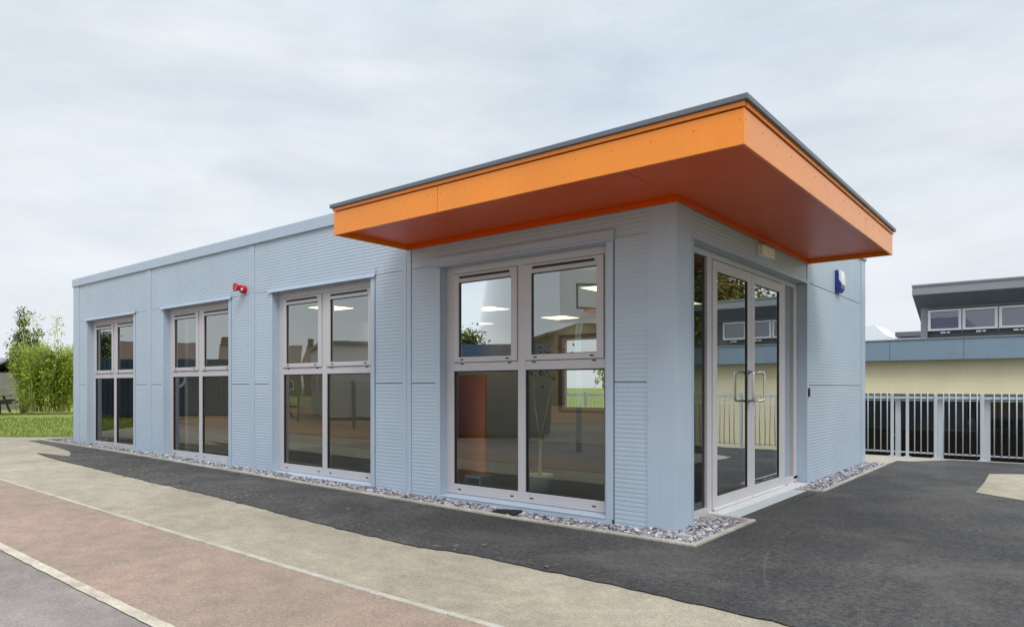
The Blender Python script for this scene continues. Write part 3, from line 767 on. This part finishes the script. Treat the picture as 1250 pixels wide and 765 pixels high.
for i in range(150):
    c = random.choice((Vector((-.1, .03, 1.4)), Vector((.24, .03, 1.48)), Vector((.09, .08, 1.45))))
    p = c + Vector((random.gauss(0, .08), random.gauss(0, .08), random.gauss(.05, .09)))
    d = Vector((random.gauss(0, 1), random.gauss(0, 1), random.gauss(-.3, .6))).normalized()*.05; s_ = d.orthogonal().normalized()*.012
    mb.face([p, p+d*.5+s_, p+d, p+d*.5-s_])
mb.build('leaves', M['treeleaf'], pt, fix=False)
# a run of dark display cabinets against the back wall
cb = thing('cabinet_run', 'dark blue cabinets along the back wall of the room', 'cabinets', (-3.2, 6.6, .05))
mb = MB(); mb.box(-1.3, 1.9, -.25, .29, 0, .9); mb.build('carcass', M['backwall'], cb, bevel=.004)
for k in range(4):
    mb = MB(); mb.box(-1.28+k*.8, -.52+k*.8, -.27, -.251, .06, .86); mb.build('cabinet_door', M['backwall'], cb, bevel=.004)
mb = MB(); mb.box(-1.33, 1.93, -.29, .29, .901, .935); mb.build('worktop', M['white'], cb)

# ------------------------------------------------------------------ railings on the right
FYc = 8.57
def rail_panel(x0, x1, bars, lab):
    t = thing('railing', lab, 'railing', (x0, FYc, 0), 'steel railing bays on the yard edge')
    mb = MB(); mb.box(0, x1-x0, -.006, .006, 1.045, 1.085); mb.build('top_rail', M['galv'], t)
    mb = MB(); mb.box(0, x1-x0, -.006, .006, .075, .10); mb.build('bottom_rail', M['galv'], t)
    for b in bars:
        mb = MB(); z1 = 1.155
        mb.tube([(b-x0, -.016, .065), (b-x0, -.016, z1-.006), (b-x0, -.016, z1)], [.0095, .0095, .006], 8); mb.build('bar', M['galv'], t)
    return t
def post(x, w, lab):
    t = thing('railing_post', lab, 'post', (x, FYc+.02, -.03), 'railing posts')
    mb = MB(); mb.box(-w/2, w/2, -.03, .03, 0, 1.17); mb.build('upright', M['galv'], t, bevel=.004)
    mb = MB(); mb.box(-w/2-.03, w/2+.03, -.05, .05, 0, .04); mb.build('foot_plate', M['galv'], t)
pos_bars = [([-.344, -.237, -.129, -.023, .083], -.44, .125, 'grey steel railing bay nearest the corner of the blue building'),
            ([.519, .619, .721], .425, .805, 'short grey railing bay with three bars, between the close set posts'),
            ([.96, 1.043, 1.144, 1.245, 1.349, 1.45], .87, 1.485, 'grey railing bay in front of the third pair of dark doors'),
            ([1.689, 1.791, 1.893, 1.995, 2.087, 2.19, 2.29], 1.55, 2.36, 'rightmost grey railing bay in the picture')]
for b, a, c, l in pos_bars: rail_panel(a, c, b, l)
mb = None
g_ = rail_panel(.19, .375, [], 'narrow barless railing link between the two posts nearest the blue building')
for (x, w, l) in ((.156, .045, 'flat railing post nearest the blue building'), (.400, .045, 'slim railing post, second from the blue building'), (.838, .05, 'railing post, third from the blue building'), (1.518, .055, 'wide railing post, fourth from the blue building')): post(x, w, l)
xx = 2.40
k = 0
while xx < 10:
    post(xx-.01, .05, 'railing post further right along the yard edge'); rail_panel(xx+.03, xx+.95, [xx+.03+.1*j for j in range(1, 9)], 'grey steel railing bay further right along the yard edge'); xx += 1.0
xx = -.45
while xx > -9:
    post(xx, .05, 'railing post behind the blue building'); rail_panel(xx-.95, xx-.03, [xx-.03-.1*j for j in range(1, 9)], 'grey steel railing bay behind the blue building'); xx -= 1.0

# ------------------------------------------------------------------ cream school building on the lower level
YN = 13.0
nb = thing('school_building', 'cream rendered school building with blue grey fascia and grey rooflight storey beyond the railings', 'building', (0, 0, 0))
NX0, NX1 = -7.0, 14.0
mb = MB(); mb.box(NX0, NX1, YN-.15, YN+.3, 1.10, 1.90); mb.box(NX0, NX0+.3, YN+.3, YN+8, -1, 1.9); mb.box(NX0, -3.4, YN, YN+.3, -1.02, 1.10); mb.box(2.25, NX1, YN-.15, YN+.3, -1.02, 1.10)
mb.box(NX0, NX1, YN+7.7, YN+8, -1, 1.9)
mb.build('wall', M['cream'], nb)
mb = MB()
cut = [NX0-.4, -5.2, -2.9, -.6, .86+.0, 2.2, 4.5, 6.8, 9.1, NX1+.4]
for i, (a, b) in enumerate(zip(cut, cut[1:])): mb.box(a+.003, b-.003, YN-.42, YN-.30, 1.872, 2.338)
mb.box(NX0-.4, NX1+.4, YN-.30, YN+.01, 1.90, 1.93)
mb.build('fascia', M['bluegrey'], nb, bevel=.004)
mb = MB(); mb.box(NX0-.4, NX1+.4, YN-.44, YN-.29, 2.340, 2.362); mb.build('coping', M['midgrey'], nb)
mb = MB(); mb.box(NX0-.35, NX1+.35, YN-.29, YN+8.3, 2.20, 2.33); mb.build('roof', M['lead'], nb)
# glazed doors below
mx_ = [-3.36, -2.27, -1.38, -.507, .362, 1.254, 2.14]
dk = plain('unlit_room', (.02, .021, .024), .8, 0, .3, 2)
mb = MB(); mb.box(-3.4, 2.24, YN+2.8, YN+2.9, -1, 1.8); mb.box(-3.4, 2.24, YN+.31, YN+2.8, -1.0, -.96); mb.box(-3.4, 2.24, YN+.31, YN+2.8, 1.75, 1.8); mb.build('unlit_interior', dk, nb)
for a, b in zip(mx_, mx_[1:]):
    m_ = MB(); m_.box(a-.055, a+.055, YN+.04, YN+.14, -1.0, 1.10); m_.box(a+.055, b-.055, YN+.05, YN+.13, 1.015, 1.10); m_.box(a+.055, b-.055, YN+.05, YN+.13, -1.0, -.9)
    m_.box(a+.055, b-.055, YN+.06, YN+.12, .93, .96)
    w = m_.build('glazed_door', M['galv'], nb)
    p = MB(); p.face([(a+.05, YN+.1, -.92), (b-.05, YN+.1, -.92), (b-.05, YN+.1, 1.02), (a+.05, YN+.1, 1.02)]); p.build('pane', M['darkglass'], w)
    h = MB(); h.box(b-.12, b-.07, YN+.02, YN+.06, .1, .13); h.build('handle', M['steel'], w)
for a, b in ((.42, 1.19), (-1.3, -.6)):
    m_ = MB(); m_.box(a, b, YN+.0-.03, YN+.03, 1.03, 1.075); m_.build('door_closer', M['white'], nb)
# rooflight storey
YW = 14.0
DX0, DX1 = -.174, 5.2
mb = MB()
mb.box(DX0, DX0+.143, YW, YW+.15, 2.33, 3.42); mb.box(DX0+.143, DX1, YW+.005, YW+.12, 3.16, 3.42)
mb.box(DX0, DX0+.15, YW+.15, YW+2.6, 2.33, 2.40); mb.prism([(YW+.15, 2.33), (YW+.15, 3.18), (YW+1.9, 2.40), (YW+1.9, 2.33)], 'x', DX0+.002, DX0+.12)
mb.box(DX0+.143, DX1, YW+.02, YW+.12, 2.33, 2.46)
mb.box(DX1, DX1+.15, YW, YW+.15, 2.33, 3.42); mb.prism([(YW+.15, 2.33), (YW+.15, 3.18), (YW+1.9, 2.40), (YW+1.9, 2.33)], 'x', DX1, DX1+.14)
dm = mb.build('rooflight_storey', M['midgrey'], nb)
mb = MB(); mb.box(DX0+.15, DX1-.005, YW+.125, YW+.15, 2.46, 3.16); mb.box(DX0+.143, DX1, YW-.06, YW+.019, 2.40, 2.45); mb.build('dark_recess', M['dkgrey'], dm)
bl_ = glass('lilac_blind_glass', (.8, .8, .86), .10, .02)
blind = plain('lilac_blind', (.36, .36, .52), .8, 0, .06, 3)
n = 7; a = -.017
for k in range(n):
    b = a+.69
    f = MB()
    for (xa, xb, za, zb) in ((a, a+.06, 2.62, 3.13), (b-.06, b, 2.62, 3.13), (a+.06, b-.06, 3.08, 3.13), (a+.06, b-.06, 2.62, 2.67)): f.box(xa, xb, YW-.03, YW+.05, za, zb)
    w = f.build('window', M['whiteframe'], dm, bevel=.004)
    f = MB(); f.box(a+.06, b-.06, YW+.055, YW+.07, 2.66, 3.09); f.build('blind', blind, dm)
    f = MB(); f.face([(a+.055, YW+.01, 2.665), (b-.055, YW+.01, 2.665), (b-.055, YW+.01, 3.085), (a+.055, YW+.01, 3.085)]); f.build('pane', bl_, dm)
    f = MB(); f.box(a+.27, a+.37, YW-.045, YW-.005, 2.555, 2.585); f.box(a+.40, a+.46, YW-.045, YW-.005, 2.555, 2.585); f.build('catch', M['whiteframe'], dm)
    f = MB(); f.box(a-.018, a+.006-.012, YW-.02, YW+.06, 2.56, 3.16); f.build('mullion', M['midgrey'], dm)
    a += .713
# slab roof of the rooflight storey, falling to the back
sl = math.tan(R(24)); YS = 13.4
mb = MB(); mb.prism([(YS, 3.46), (YS, 3.677), (YS+.05, 3.69), (YS+2.9, 3.69-2.85*sl), (YS+2.9, 3.46-2.9*sl)], 'x', -.267, DX1+.3); rs = mb.build('slab_roof', M['midgrey'], nb, bevel=.004)
mb = MB(); mb.prism([(YS+.012, 3.449), (YS+.012, 3.459), (YS+2.88, 3.459-2.868*sl), (YS+2.88, 3.449-2.868*sl)], 'x', -.25, DX1+.28); mb.build('eaves_soffit', M['dkgrey'], rs)
mb = MB(); mb.prism([(YS-.02, 3.655), (YS-.02, 3.70), (YS+.06, 3.71), (YS+2.92, 3.71-2.86*sl), (YS+2.92, 3.69-2.86*sl), (YS+.05, 3.691), (YS-.004, 3.678), (YS-.004, 3.655)], 'x', -.275, DX1+.31); mb.build('drip_edge', M['lead'], rs)
# low roof pieces left of the rooflight storey
mb = MB(); mb.box(-1.62, .6, 19.0, 22, 2.2, 2.80); u = mb.build('roof_upstand', M['whiteframe'], nb)
mb = MB(); mb.box(-1.58, .7, 18.9, 22.1, 2.83, 2.98); mb.build('upstand_cap', M['dkgrey'], u)
mb = MB(); mb.box(-1.52, .6, 18.95, 18.99, 2.48, 2.60); mb.build('vent_strip', M['black'], u)
mb = MB(); mb.prism([(-4, 2.33), (-4, 3.27), (-2.26, 3.27), (-1.93, 2.93), (-1.93, 2.33)], 'y', 19.5, 21.5); mb.build('roof_lantern', M['whiteframe'], nb)
mb = MB(); mb.box(-3.6, -1.95, 18.2, 19.1, 2.33, 2.55); mb.build('roof_hatch', M['midgrey'], nb)

# ------------------------------------------------------------------ planting
def leaf_quad(mb, p, d, L, W, droop=.3):
    d = d.normalized(); s_ = d.cross(Vector((random.gauss(0, .4), random.gauss(0, .4), 1))).normalized()*W
    m1 = p+d*L*.45; e = p+d*L-Vector((0, 0, droop*L))
    mb.face([p, m1+s_, e, m1-s_])
def bamboo(x, y, n, h, spread, lab, wisps=0, mt='bamboo', dens=110, lw=.017):
    z0 = gz(x); t = thing('bamboo_clump', lab, 'bamboo', (x, y, z0), 'bamboo clumps on the lawn')
    cu = MB(); lv = MB()
    for i in range(n):
        a = random.uniform(0, 6.28); r = spread*.55*math.sqrt(random.random()); b = Vector((r*math.cos(a), r*math.sin(a), 0))
        H = h*random.uniform(.55, 1.0)
        if i < wisps: H = h*random.uniform(1.25, 1.55)
        lean = Vector((math.cos(a), math.sin(a), 0))*random.uniform(.05, .30)*H*(spread/ h)*1.2
        pts = [b + lean*(u**2) + Vector((0, 0, H*u - .10*H*u**4)) for u in (0, .25, .5, .75, 1)]
        cu.tube(pts, [.014, .013, .011, .008, .003], 5)
        m_ = dens if i >= wisps else dens//2
        for k in range(m_):
            u = random.uniform(.08, 1)**.8; j = min(3, int(u*4)); f = u*4-j; p = pts[j].lerp(pts[j+1], f)
            p = p + Vector((random.gauss(0, .16), random.gauss(0, .16), random.gauss(0, .10)))*(1.15-u*.5)
            leaf_quad(lv, p, Vector((random.gauss(0, 1), random.gauss(0, 1), random.gauss(-.1, .5))), random.uniform(.13, .26), lw)
    cu.build('culms', M['palebark'], t); lv.build('leaves', M[mt], t, fix=False)
def place(px_dir, dist):
    return 0
bamboo(-32.9, 5.45, 95, 3.45, 1.85, 'bright yellow green bamboo clump at the lawn edge left of the blue building', 5, dens=190, lw=.022)
bamboo(-30.0, 6.9, 55, 3.3, 1.15, 'taller feathery bamboo clump half hidden by the left corner of the blue building', 9, dens=150, lw=.02)

def tree(x, y, h, crown, n, mt, lab, cat='tree', trunk_h=.35, name='broadleaf_tree', flat=.8, leaf_s=.16, z=None, gap=.0):
    z0 = gz(x) if z is None else z; t = thing(name, lab, cat, (x, y, z0))
    tk = MB(); lv = MB(); r0 = .025*h
    tk.tube([(0, 0, -.1), (.02*h*random.uniform(-1, 1), .02*h*random.uniform(-1, 1), h*trunk_h*.6), (.03*h*random.uniform(-1, 1), .0, h*trunk_h), (.02*h, 0, h*.85)], [r0*1.2, r0, r0*.8, r0*.2], 8)
    cl = []
    for i in range(random.randint(11, 14)):
        a = 2.4*i+random.uniform(-.3, .3); u = random.uniform(.15, 1)
        b = Vector((0, 0, h*(trunk_h+(.8-trunk_h)*u*.7)))
        e = Vector((math.cos(a)*crown*random.uniform(.45, .95)*(1.05-.6*u), math.sin(a)*crown*random.uniform(.45, .95)*(1.05-.6*u), h*(trunk_h+(1-trunk_h)*u*.92)))
        m_ = b.lerp(e, .5)+Vector((0, 0, -.04*h))
        tk.tube([b, m_, e], [r0*.42, r0*.27, r0*.08], 6); cl.append((e, random.uniform(.22, .4)*crown)); cl.append((b.lerp(e, .65), random.uniform(.18, .32)*crown))
    cl.append((Vector((0, 0, h*.95)), crown*.3))
    for k in range(n):
        c, s_ = random.choice(cl); q = Vector((random.gauss(0, 1), random.gauss(0, 1), random.gauss(0, flat)))
        q = q.normalized()*abs(random.gauss(.7, .3))*s_; p = c+q
        leaf_quad(lv, p, q+Vector((random.gauss(0, .4), random.gauss(0, .4), random.gauss(-.2, .4))), random.uniform(.6, 1.3)*leaf_s, leaf_s*.33)
    tk.build('trunk', M['bark'], t); lv.build('crown', M[mt], t, fix=False)
    return t
tree(-35.8, 5.4, 4.9, 1.0, 2300, 'darkleaf', 'small dark leaved tree standing behind the bright bamboo', trunk_h=.15, name='young_tree', leaf_s=.125)
# trees beyond the cream building (also mirrored in the doors)
tree(8.2, 22.5, 7.6, 2.9, 8000, 'autumn', 'yellowing tree behind the cream school building, lowest and nearest of the three', leaf_s=.24, z=-1)
tree(11.6, 25, 9.5, 3.6, 9000, 'treeleaf', 'green tree behind the right part of the cream school building', leaf_s=.24, z=-1)
tree(16.5, 27, 9.5, 3.8, 7000, 'autumn', 'yellowing tree at the far right behind the cream school building', leaf_s=.26, z=-1)
# hedge and trees seen through the room's back window
tree(-9.5, 20, 3.2, 2.4, 5000, 'bamboo', 'bright shrub on the lawn behind the blue building', 'shrub', .08, 'garden_shrub', leaf_s=.2)
tree(-13.0, 23, 3.0, 2.2, 4500, 'bamboo', 'bright shrub further along the lawn behind the blue building', 'shrub', .08, 'garden_shrub', leaf_s=.2)

# far left: timber shed, picnic bench, dark pipe
sh = thing('garden_shed', 'grey roofed stone shed at the far left edge of the lawn', 'shed', (-44.7, 5.1, .15)); sh.rotation_euler = (0, 0, R(38.8))
mb = MB(); mb.box(-3, 2.5, -2, 2, -.2, 1.9); mb.build('wall', plain('grey_stone', (.27, .25, .22), .9, 0, .2, 3), sh)
mb = MB(); mb.prism([(-2.3, 1.80), (0, 2.62), (2.3, 1.80), (2.3, 1.90), (0, 2.72), (-2.3, 1.90)], 'x', -3.2, 2.65); mb.build('roof', plain('grey_slates', (.19, .19, .195), .8, 0, .15, 5), sh)
mb = MB(); mb.box(1.0, 1.9, -2.04, -2.001, -.1, 1.75); d_ = mb.build('door', M['wood'], sh)
mb = MB(); mb.box(1.75, 1.8, -2.08, -2.041, .8, .95); mb.build('handle', M['steel'], d_)
def picnic(x, y, rz, lab, z=None):
    t = thing('picnic_table', lab, 'picnic table', (x, y, gz(x) if z is None else z), 'wooden picnic tables in the playground'); t.rotation_euler = (0, 0, rz)
    mb = MB()
    for k in range(5): mb.box(-.9, .9, -.36+.146*k, -.36+.146*k+.135, .71, .75)
    mb.build('tabletop', M['wood'], t)
    for s_ in (-1, 1):
        mb = MB(); mb.box(-.9, .9, s_*.72-.13, s_*.72+.13, .42, .46); mb.build('seat', M['wood'], t)
    for s_ in (-.6, .6):
        mb = MB(); mb.prism([(-.75, 0), (-.65, 0), (-.2, .71), (-.3, .71)], 'x', s_-.03, s_+.03); mb.prism([(.75, 0), (.65, 0), (.2, .71), (.3, .71)], 'x', s_-.03, s_+.03); mb.box(s_-.028, s_+.028, -.8, .8, .36, .42); mb.build('leg_frame', M['wood'], t)
picnic(-33.6, 3.35, .75, 'weathered wooden picnic table in front of the stone shed at the far left')
bn = thing('garden_bench', 'long low black bench on the grass left of the bamboo', 'bench', (-31.75, 3.0, .15)); bn.rotation_euler = (0, 0, R(40))
mb = MB(); mb.prism([(-2.6, .42), (.55, .44), (.95, .56), (.97, .62), (.5, .58), (-2.6, .56)], 'y', -.22, .22); mb.build('seat', M['black'], bn, bevel=.01)
for x_ in (-2.4, -.9, .35):
    mb = MB(); mb.box(x_-.05, x_+.05, -.18, .18, 0, .425); mb.build('leg', M['black'], bn)

# grass blades and tufts along the lawn edge
def grass():
    mb = MB()
    for i in range(26000):
        d = random.random()**1.6*16; s_ = random.uniform(-7, 6)
        y = s_*.9; x = XL(y) - d - .02 + s_*0
        if x > -14.3 and y > -.5: continue
        h = random.uniform(.04, .095)*(1.5 if d < .25 else 1); a = random.uniform(0, 6.28); w = .006+.0006*d; z = gz(x)-.058
        lean = Vector((random.gauss(0, .4), random.gauss(0, .4), 1))*h
        b = Vector((x, y, z)); q = Vector((math.cos(a)*w, math.sin(a)*w, 0))
        mb.face([b-q, b+q, b+lean])
    tag(mb.build('grass', M['blade'], fix=False), 'short green lawn grass left of the building', 'grass', kind='stuff')
grass()

# ------------------------------------------------------------------ the playground behind the photographer (mirrored in the windows)
def house(x, y, rz, w, d, h, rh, lab, wallm='brick', roofm='tile', chim=True):
    t = thing('house', lab, 'house', (x, y, 0), 'terraced houses beyond the playground'); t.rotation_euler = (0, 0, rz)
    mb = MB(); mb.box(-w/2, w/2, -d/2, d/2, -.2, h); mb.prism([(-d/2, h), (0, h+rh), (d/2, h)], 'x', -w/2, w/2); mb.build('wall', M[wallm], t)
    mb = MB(); mb.prism([(-d/2-.4, h-.2), (0, h+rh+.05), (d/2+.4, h-.2), (d/2+.4, h), (0, h+rh+.28), (-d/2-.4, h)], 'x', -w/2-.1, w/2+.1); rf = mb.build('roof', M[roofm], t)
    if chim:
        mb = MB(); mb.box(w/2-.9, w/2-.1, -.5, .5, h+rh-.6, h+rh+1.2); mb.build('chimney', M['brick'], rf)
    for k in range(max(1, int(w//3))):
        for zz in (.9, 3.4):
            if zz+1.3 > h: continue
            xx = -w/2+1.5+k*3
            for sy in (-1, 1):
                mb = MB(); mb.box(xx-.6, xx+.6, sy*(d/2+.03)-.04, sy*(d/2+.03)+.04, zz, zz+1.3); f = mb.build('window', M['whiteframe'], t)
                mb = MB(); mb.box(xx-.5, xx+.5, sy*(d/2+.075)-.01, sy*(d/2+.075)+.01, zz+.1, zz+1.2); mb.build('pane', M['black'], f)
hs = [(-92, -36, .45), (-86, -48, .6), (-79, -57, .75), (-72, -65, .8), (-64, -72, .9), (-55, -79, 1.0), (-47, -84, 1.05)]
for i, (x, y, r) in enumerate(hs): house(x, y, r+1.57, 10.5, 8, 4.4, 2.6, 'brown brick house with a brown tiled roof beyond the playground, mirrored in the windows')
def cabin(x, y, rz, lab):
    t = thing('site_cabin', lab, 'cabin', (x, y, gz(x))); t.rotation_euler = (0, 0, rz)
    mb = MB(); mb.box(-3, 3, -1.3, 1.3, .1, 2.5); mb.build('wall', paint('pale_cabin_paint', (.5, .52, .5), .5, .05), t)
    mb = MB(); mb.box(-3.08, 3.08, -1.38, 1.38, 2.501, 2.62); mb.build('roof', M['dkgrey'], t)
    for xx in (-1.6, 1.4):
        mb = MB(); mb.box(xx-.6, xx+.6, -1.33, -1.301, 1.0, 1.9); mb.box(xx-.6, xx+.6, 1.301, 1.33, 1.0, 1.9); mb.build('shutter', M['midgrey'], t)
    mb = MB(); mb.box(3.001, 3.03, -.4, .4, .1, 2.1); mb.build('door', M['galv'], t)
cabin(-18.2, -10.6, .55, 'pale site cabin with grey shutters in the playground, mirrored in the third window')
ct = thing('storage_container', 'dark blue storage container in the playground mirrored in the window under the canopy', 'container', (-9.6, -8.6, .05)); ct.rotation_euler = (0, 0, .80); ct.scale = (.95, .95, .86)
ctg = 'storage containers in the playground'; ct['group'] = ctg
mb = MB()
n = 30
for s_ in (-1, 1):
    for k in range(n):
        x0 = -3+6*k/n; mb.box(x0, x0+.1, s_*1.2-.02, s_*1.2+.02, .15, 2.5)
mb.box(-3, 3, -1.19, 1.19, .1, 2.55); mb.build('shell', M['bluepaint'], ct)
mb = MB()
for (cx_, r) in ((.4, .42),):
    pts = [(cx_+r*math.cos(a), 1.23, 1.7+r*math.sin(a)) for a in [6.283*i/28 for i in range(29)]]; mb.tube(pts, .07, 6, cap=False)
    pts = [(cx_+r*math.cos(a), -1.23, 1.7+r*math.sin(a)) for a in [6.283*i/28 for i in range(29)]]; mb.tube(pts, .07, 6, cap=False)
mb.build('ring_emblem', M['whiteframe'], ct)
for s_ in (-1, 1):
    mb = MB(); mb.box(3.0, 3.04, min(.02*s_, 1.15*s_), max(.02*s_, 1.15*s_), .2, 2.45); mb.build('door', M['bluepaint'], ct)
c2_ = copy_tree(ct); c2_.location = (-24.7, -7.2, .12); c2_.rotation_euler = (0, 0, -.68); c2_['label'] = 'dark blue storage container on the grass mirrored in the leftmost window'
c3_ = copy_tree(ct); c3_.location = (-29.5, -13.5, .2); c3_.rotation_euler = (0, 0, .45); c3_['label'] = 'dark blue storage container far across the yard mirrored in the second window'
picnic(-19.6, -8.0, .4, 'wooden picnic table on the brown play surface mirrored in the third window, nearer one'); picnic(-23.0, -9.9, 1.0, 'wooden picnic table on the brown play surface mirrored in the third window, further one')
bb = thing('basketball_hoop', 'white basketball backboard with orange hoop on a grey post behind the photographer', 'basketball hoop', (-4.0, -4.75, -.35)); bb.rotation_euler = (0, 0, 2.2)
mb = MB(); mb.box(-.6, .6, -.02, .02, 2.75, 3.7); mb.build('backboard', M['white'], bb)
mb = MB(); mb.tube([(0, .7, 0), (0, .7, 2.6), (0, .45, 3.0), (0, .05, 3.1)], .06, 8); mb.build('post', M['galv'], bb)
mb = MB(); mb.tube([(.23*math.cos(a), -.28+.23*math.sin(a), 2.95) for a in [6.283*i/24 for i in range(25)]], .012, 6, cap=False); mb.build('hoop', M['orangeboard'], bb)
mb = MB(); 
for q in ((-.3, .3, 3.42, 3.45), (-.3, .3, 3.0, 3.03), (-.3, -.27, 3.03, 3.42), (.27, .3, 3.03, 3.42)): mb.box(q[0], q[1], -.026, -.0205, q[2], q[3])
mb.build('target_square', M['dkgrey'], bb)
# wire mesh fence panels
def mesh_fence(x, y, rz, w, h, lab):
    t = thing('mesh_fence', lab, 'fence', (x, y, gz(x)), 'wire mesh fence panels in the playground'); t.rotation_euler = (0, 0, rz)
    mb = MB(); st_ = .1
    k = 0
    while k*st_ <= w: mb.box(k*st_-.004, k*st_+.004, -.004, .004, .05, h); k += 1
    k = 0
    while k*.2 < h: mb.box(0, w, .0045, .0105, .05+k*.2, .058+k*.2); k += 1
    mb.build('mesh', M['mesh'], t)
    for xx in (0, w):
        mb = MB(); mb.box(xx-.03, xx+.03, .012, .07, 0, h+.05); mb.build('post', M['mesh'], t)
for i in range(4): mesh_fence(-9.2-1.68*i, -5.6-.26*i, math.pi+.15, 1.67, 1.25, 'green grey wire mesh fence panel in the playground mirrored in the windows')
tree(-46, -11.5, 4.8, 2.0, 5000, 'darkleaf', 'dark tree at the edge of the playground, mirrored in the second window', leaf_s=.24)
tree(-27, -27, 4.6, 2.2, 4500, 'treeleaf', 'green tree behind the container in the playground', leaf_s=.26)
# tall brick hall mirrored behind the hoop
house(-24, -36, .7, 11, 8, 4.6, 1.2, 'tall brown brick hall mirrored behind the basketball hoop', chim=False)

# ------------------------------------------------------------------ sky, sun
SUN = Vector((.80, -.62, 1.2)).normalized()
el = math.asin(SUN.z); az = math.atan2(SUN.x, SUN.y)
world = bpy.data.worlds.new('World'); scene.world = world; world.use_nodes = True
nt = world.node_tree; bg = nt.nodes['Background']
sky = nt.nodes.new('ShaderNodeTexSky'); sky.sky_type = 'NISHITA'; sky.sun_disc = False
sky.sun_elevation = el; sky.sun_rotation = az; sky.air_density = 1; sky.dust_density = 1.5
tc = nt.nodes.new('ShaderNodeTexCoord'); sep = nt.nodes.new('ShaderNodeSeparateXYZ'); nt.links.new(tc.outputs['Generated'], sep.inputs[0])
mp = nt.nodes.new('ShaderNodeMapping'); mp.inputs['Scale'].default_value = (1, 1, 3.4); mp.inputs['Rotation'].default_value = (0, 0, .5); nt.links.new(tc.outputs['Generated'], mp.inputs[0])
c1 = noise(nt, mp.outputs[0], 1.7, 7, .56, .35); c2 = noise(nt, mp.outputs[0], 4.2, 6, .6, .2)
K = 10.0                                # sky radiance is multiplied by .1 in the background
cloud = ramp(nt, c1, [(.30, (.56*K, .645*K, .725*K)), (.46, (.67*K, .735*K, .80*K)), (.62, (.77*K, .805*K, .84*K))]).outputs[0]
cloud = mix(nt, .5, cloud, ramp(nt, c2, [(.35, [.87]*3), (.65, [1.08]*3)]).outputs[0], 'MULTIPLY')
hz = ramp(nt, sep.outputs['Z'], [(.0, .75), (.10, .55), (.24, 0)]).outputs[0]
cloud = mix(nt, hz, cloud, (.78*K, .815*K, .85*K))
zen = ramp(nt, sep.outputs['Z'], [(.50, [1.0]*3), (.66, [2.1]*3), (1.0, [3.1]*3)]).outputs[0]   # overcast: brighter towards the zenith
cloud = mix(nt, 1.0, cloud, zen, 'MULTIPLY')
fin = mix(nt, .93, sky.outputs[0], cloud)
nt.links.new(fin, bg.inputs['Color']); bg.inputs['Strength'].default_value = .1
sun = bpy.data.lights.new('sun', 'SUN'); sun.energy = 1.45; sun.angle = R(22); sun.color = (1, .96, .9)
so = bpy.data.objects.new('sun', sun); COL.objects.link(so); so.rotation_euler = (-SUN).to_track_quat('-Z', 'Y').to_euler(); so.location = (6, -10, 12)

# ------------------------------------------------------------------ camera
cam = bpy.data.cameras.new('camera'); co_ = bpy.data.objects.new('camera', cam); COL.objects.link(co_)
co_.location = (2.655, -5.573, 1.25); co_.rotation_euler = (R(90), 0, R(38.83))
cam.sensor_width = 36; cam.lens = 24.288; cam.shift_y = .072; cam.clip_end = 3000; cam.clip_start = .05
scene.camera = co_
scene.view_settings.view_transform = 'Standard'; scene.view_settings.look = 'None'; scene.view_settings.gamma = 1
scene.view_settings.exposure = 0.18
scene.render.engine = 'CYCLES'
cy = scene.cycles; cy.max_bounces = 8; cy.diffuse_bounces = 3; cy.glossy_bounces = 4; cy.transparent_max_bounces = 12; cy.use_denoising = True
cy.caustics_reflective = False; cy.caustics_refractive = False
try: cy.denoiser = 'OPENIMAGEDENOISE'
except Exception: pass
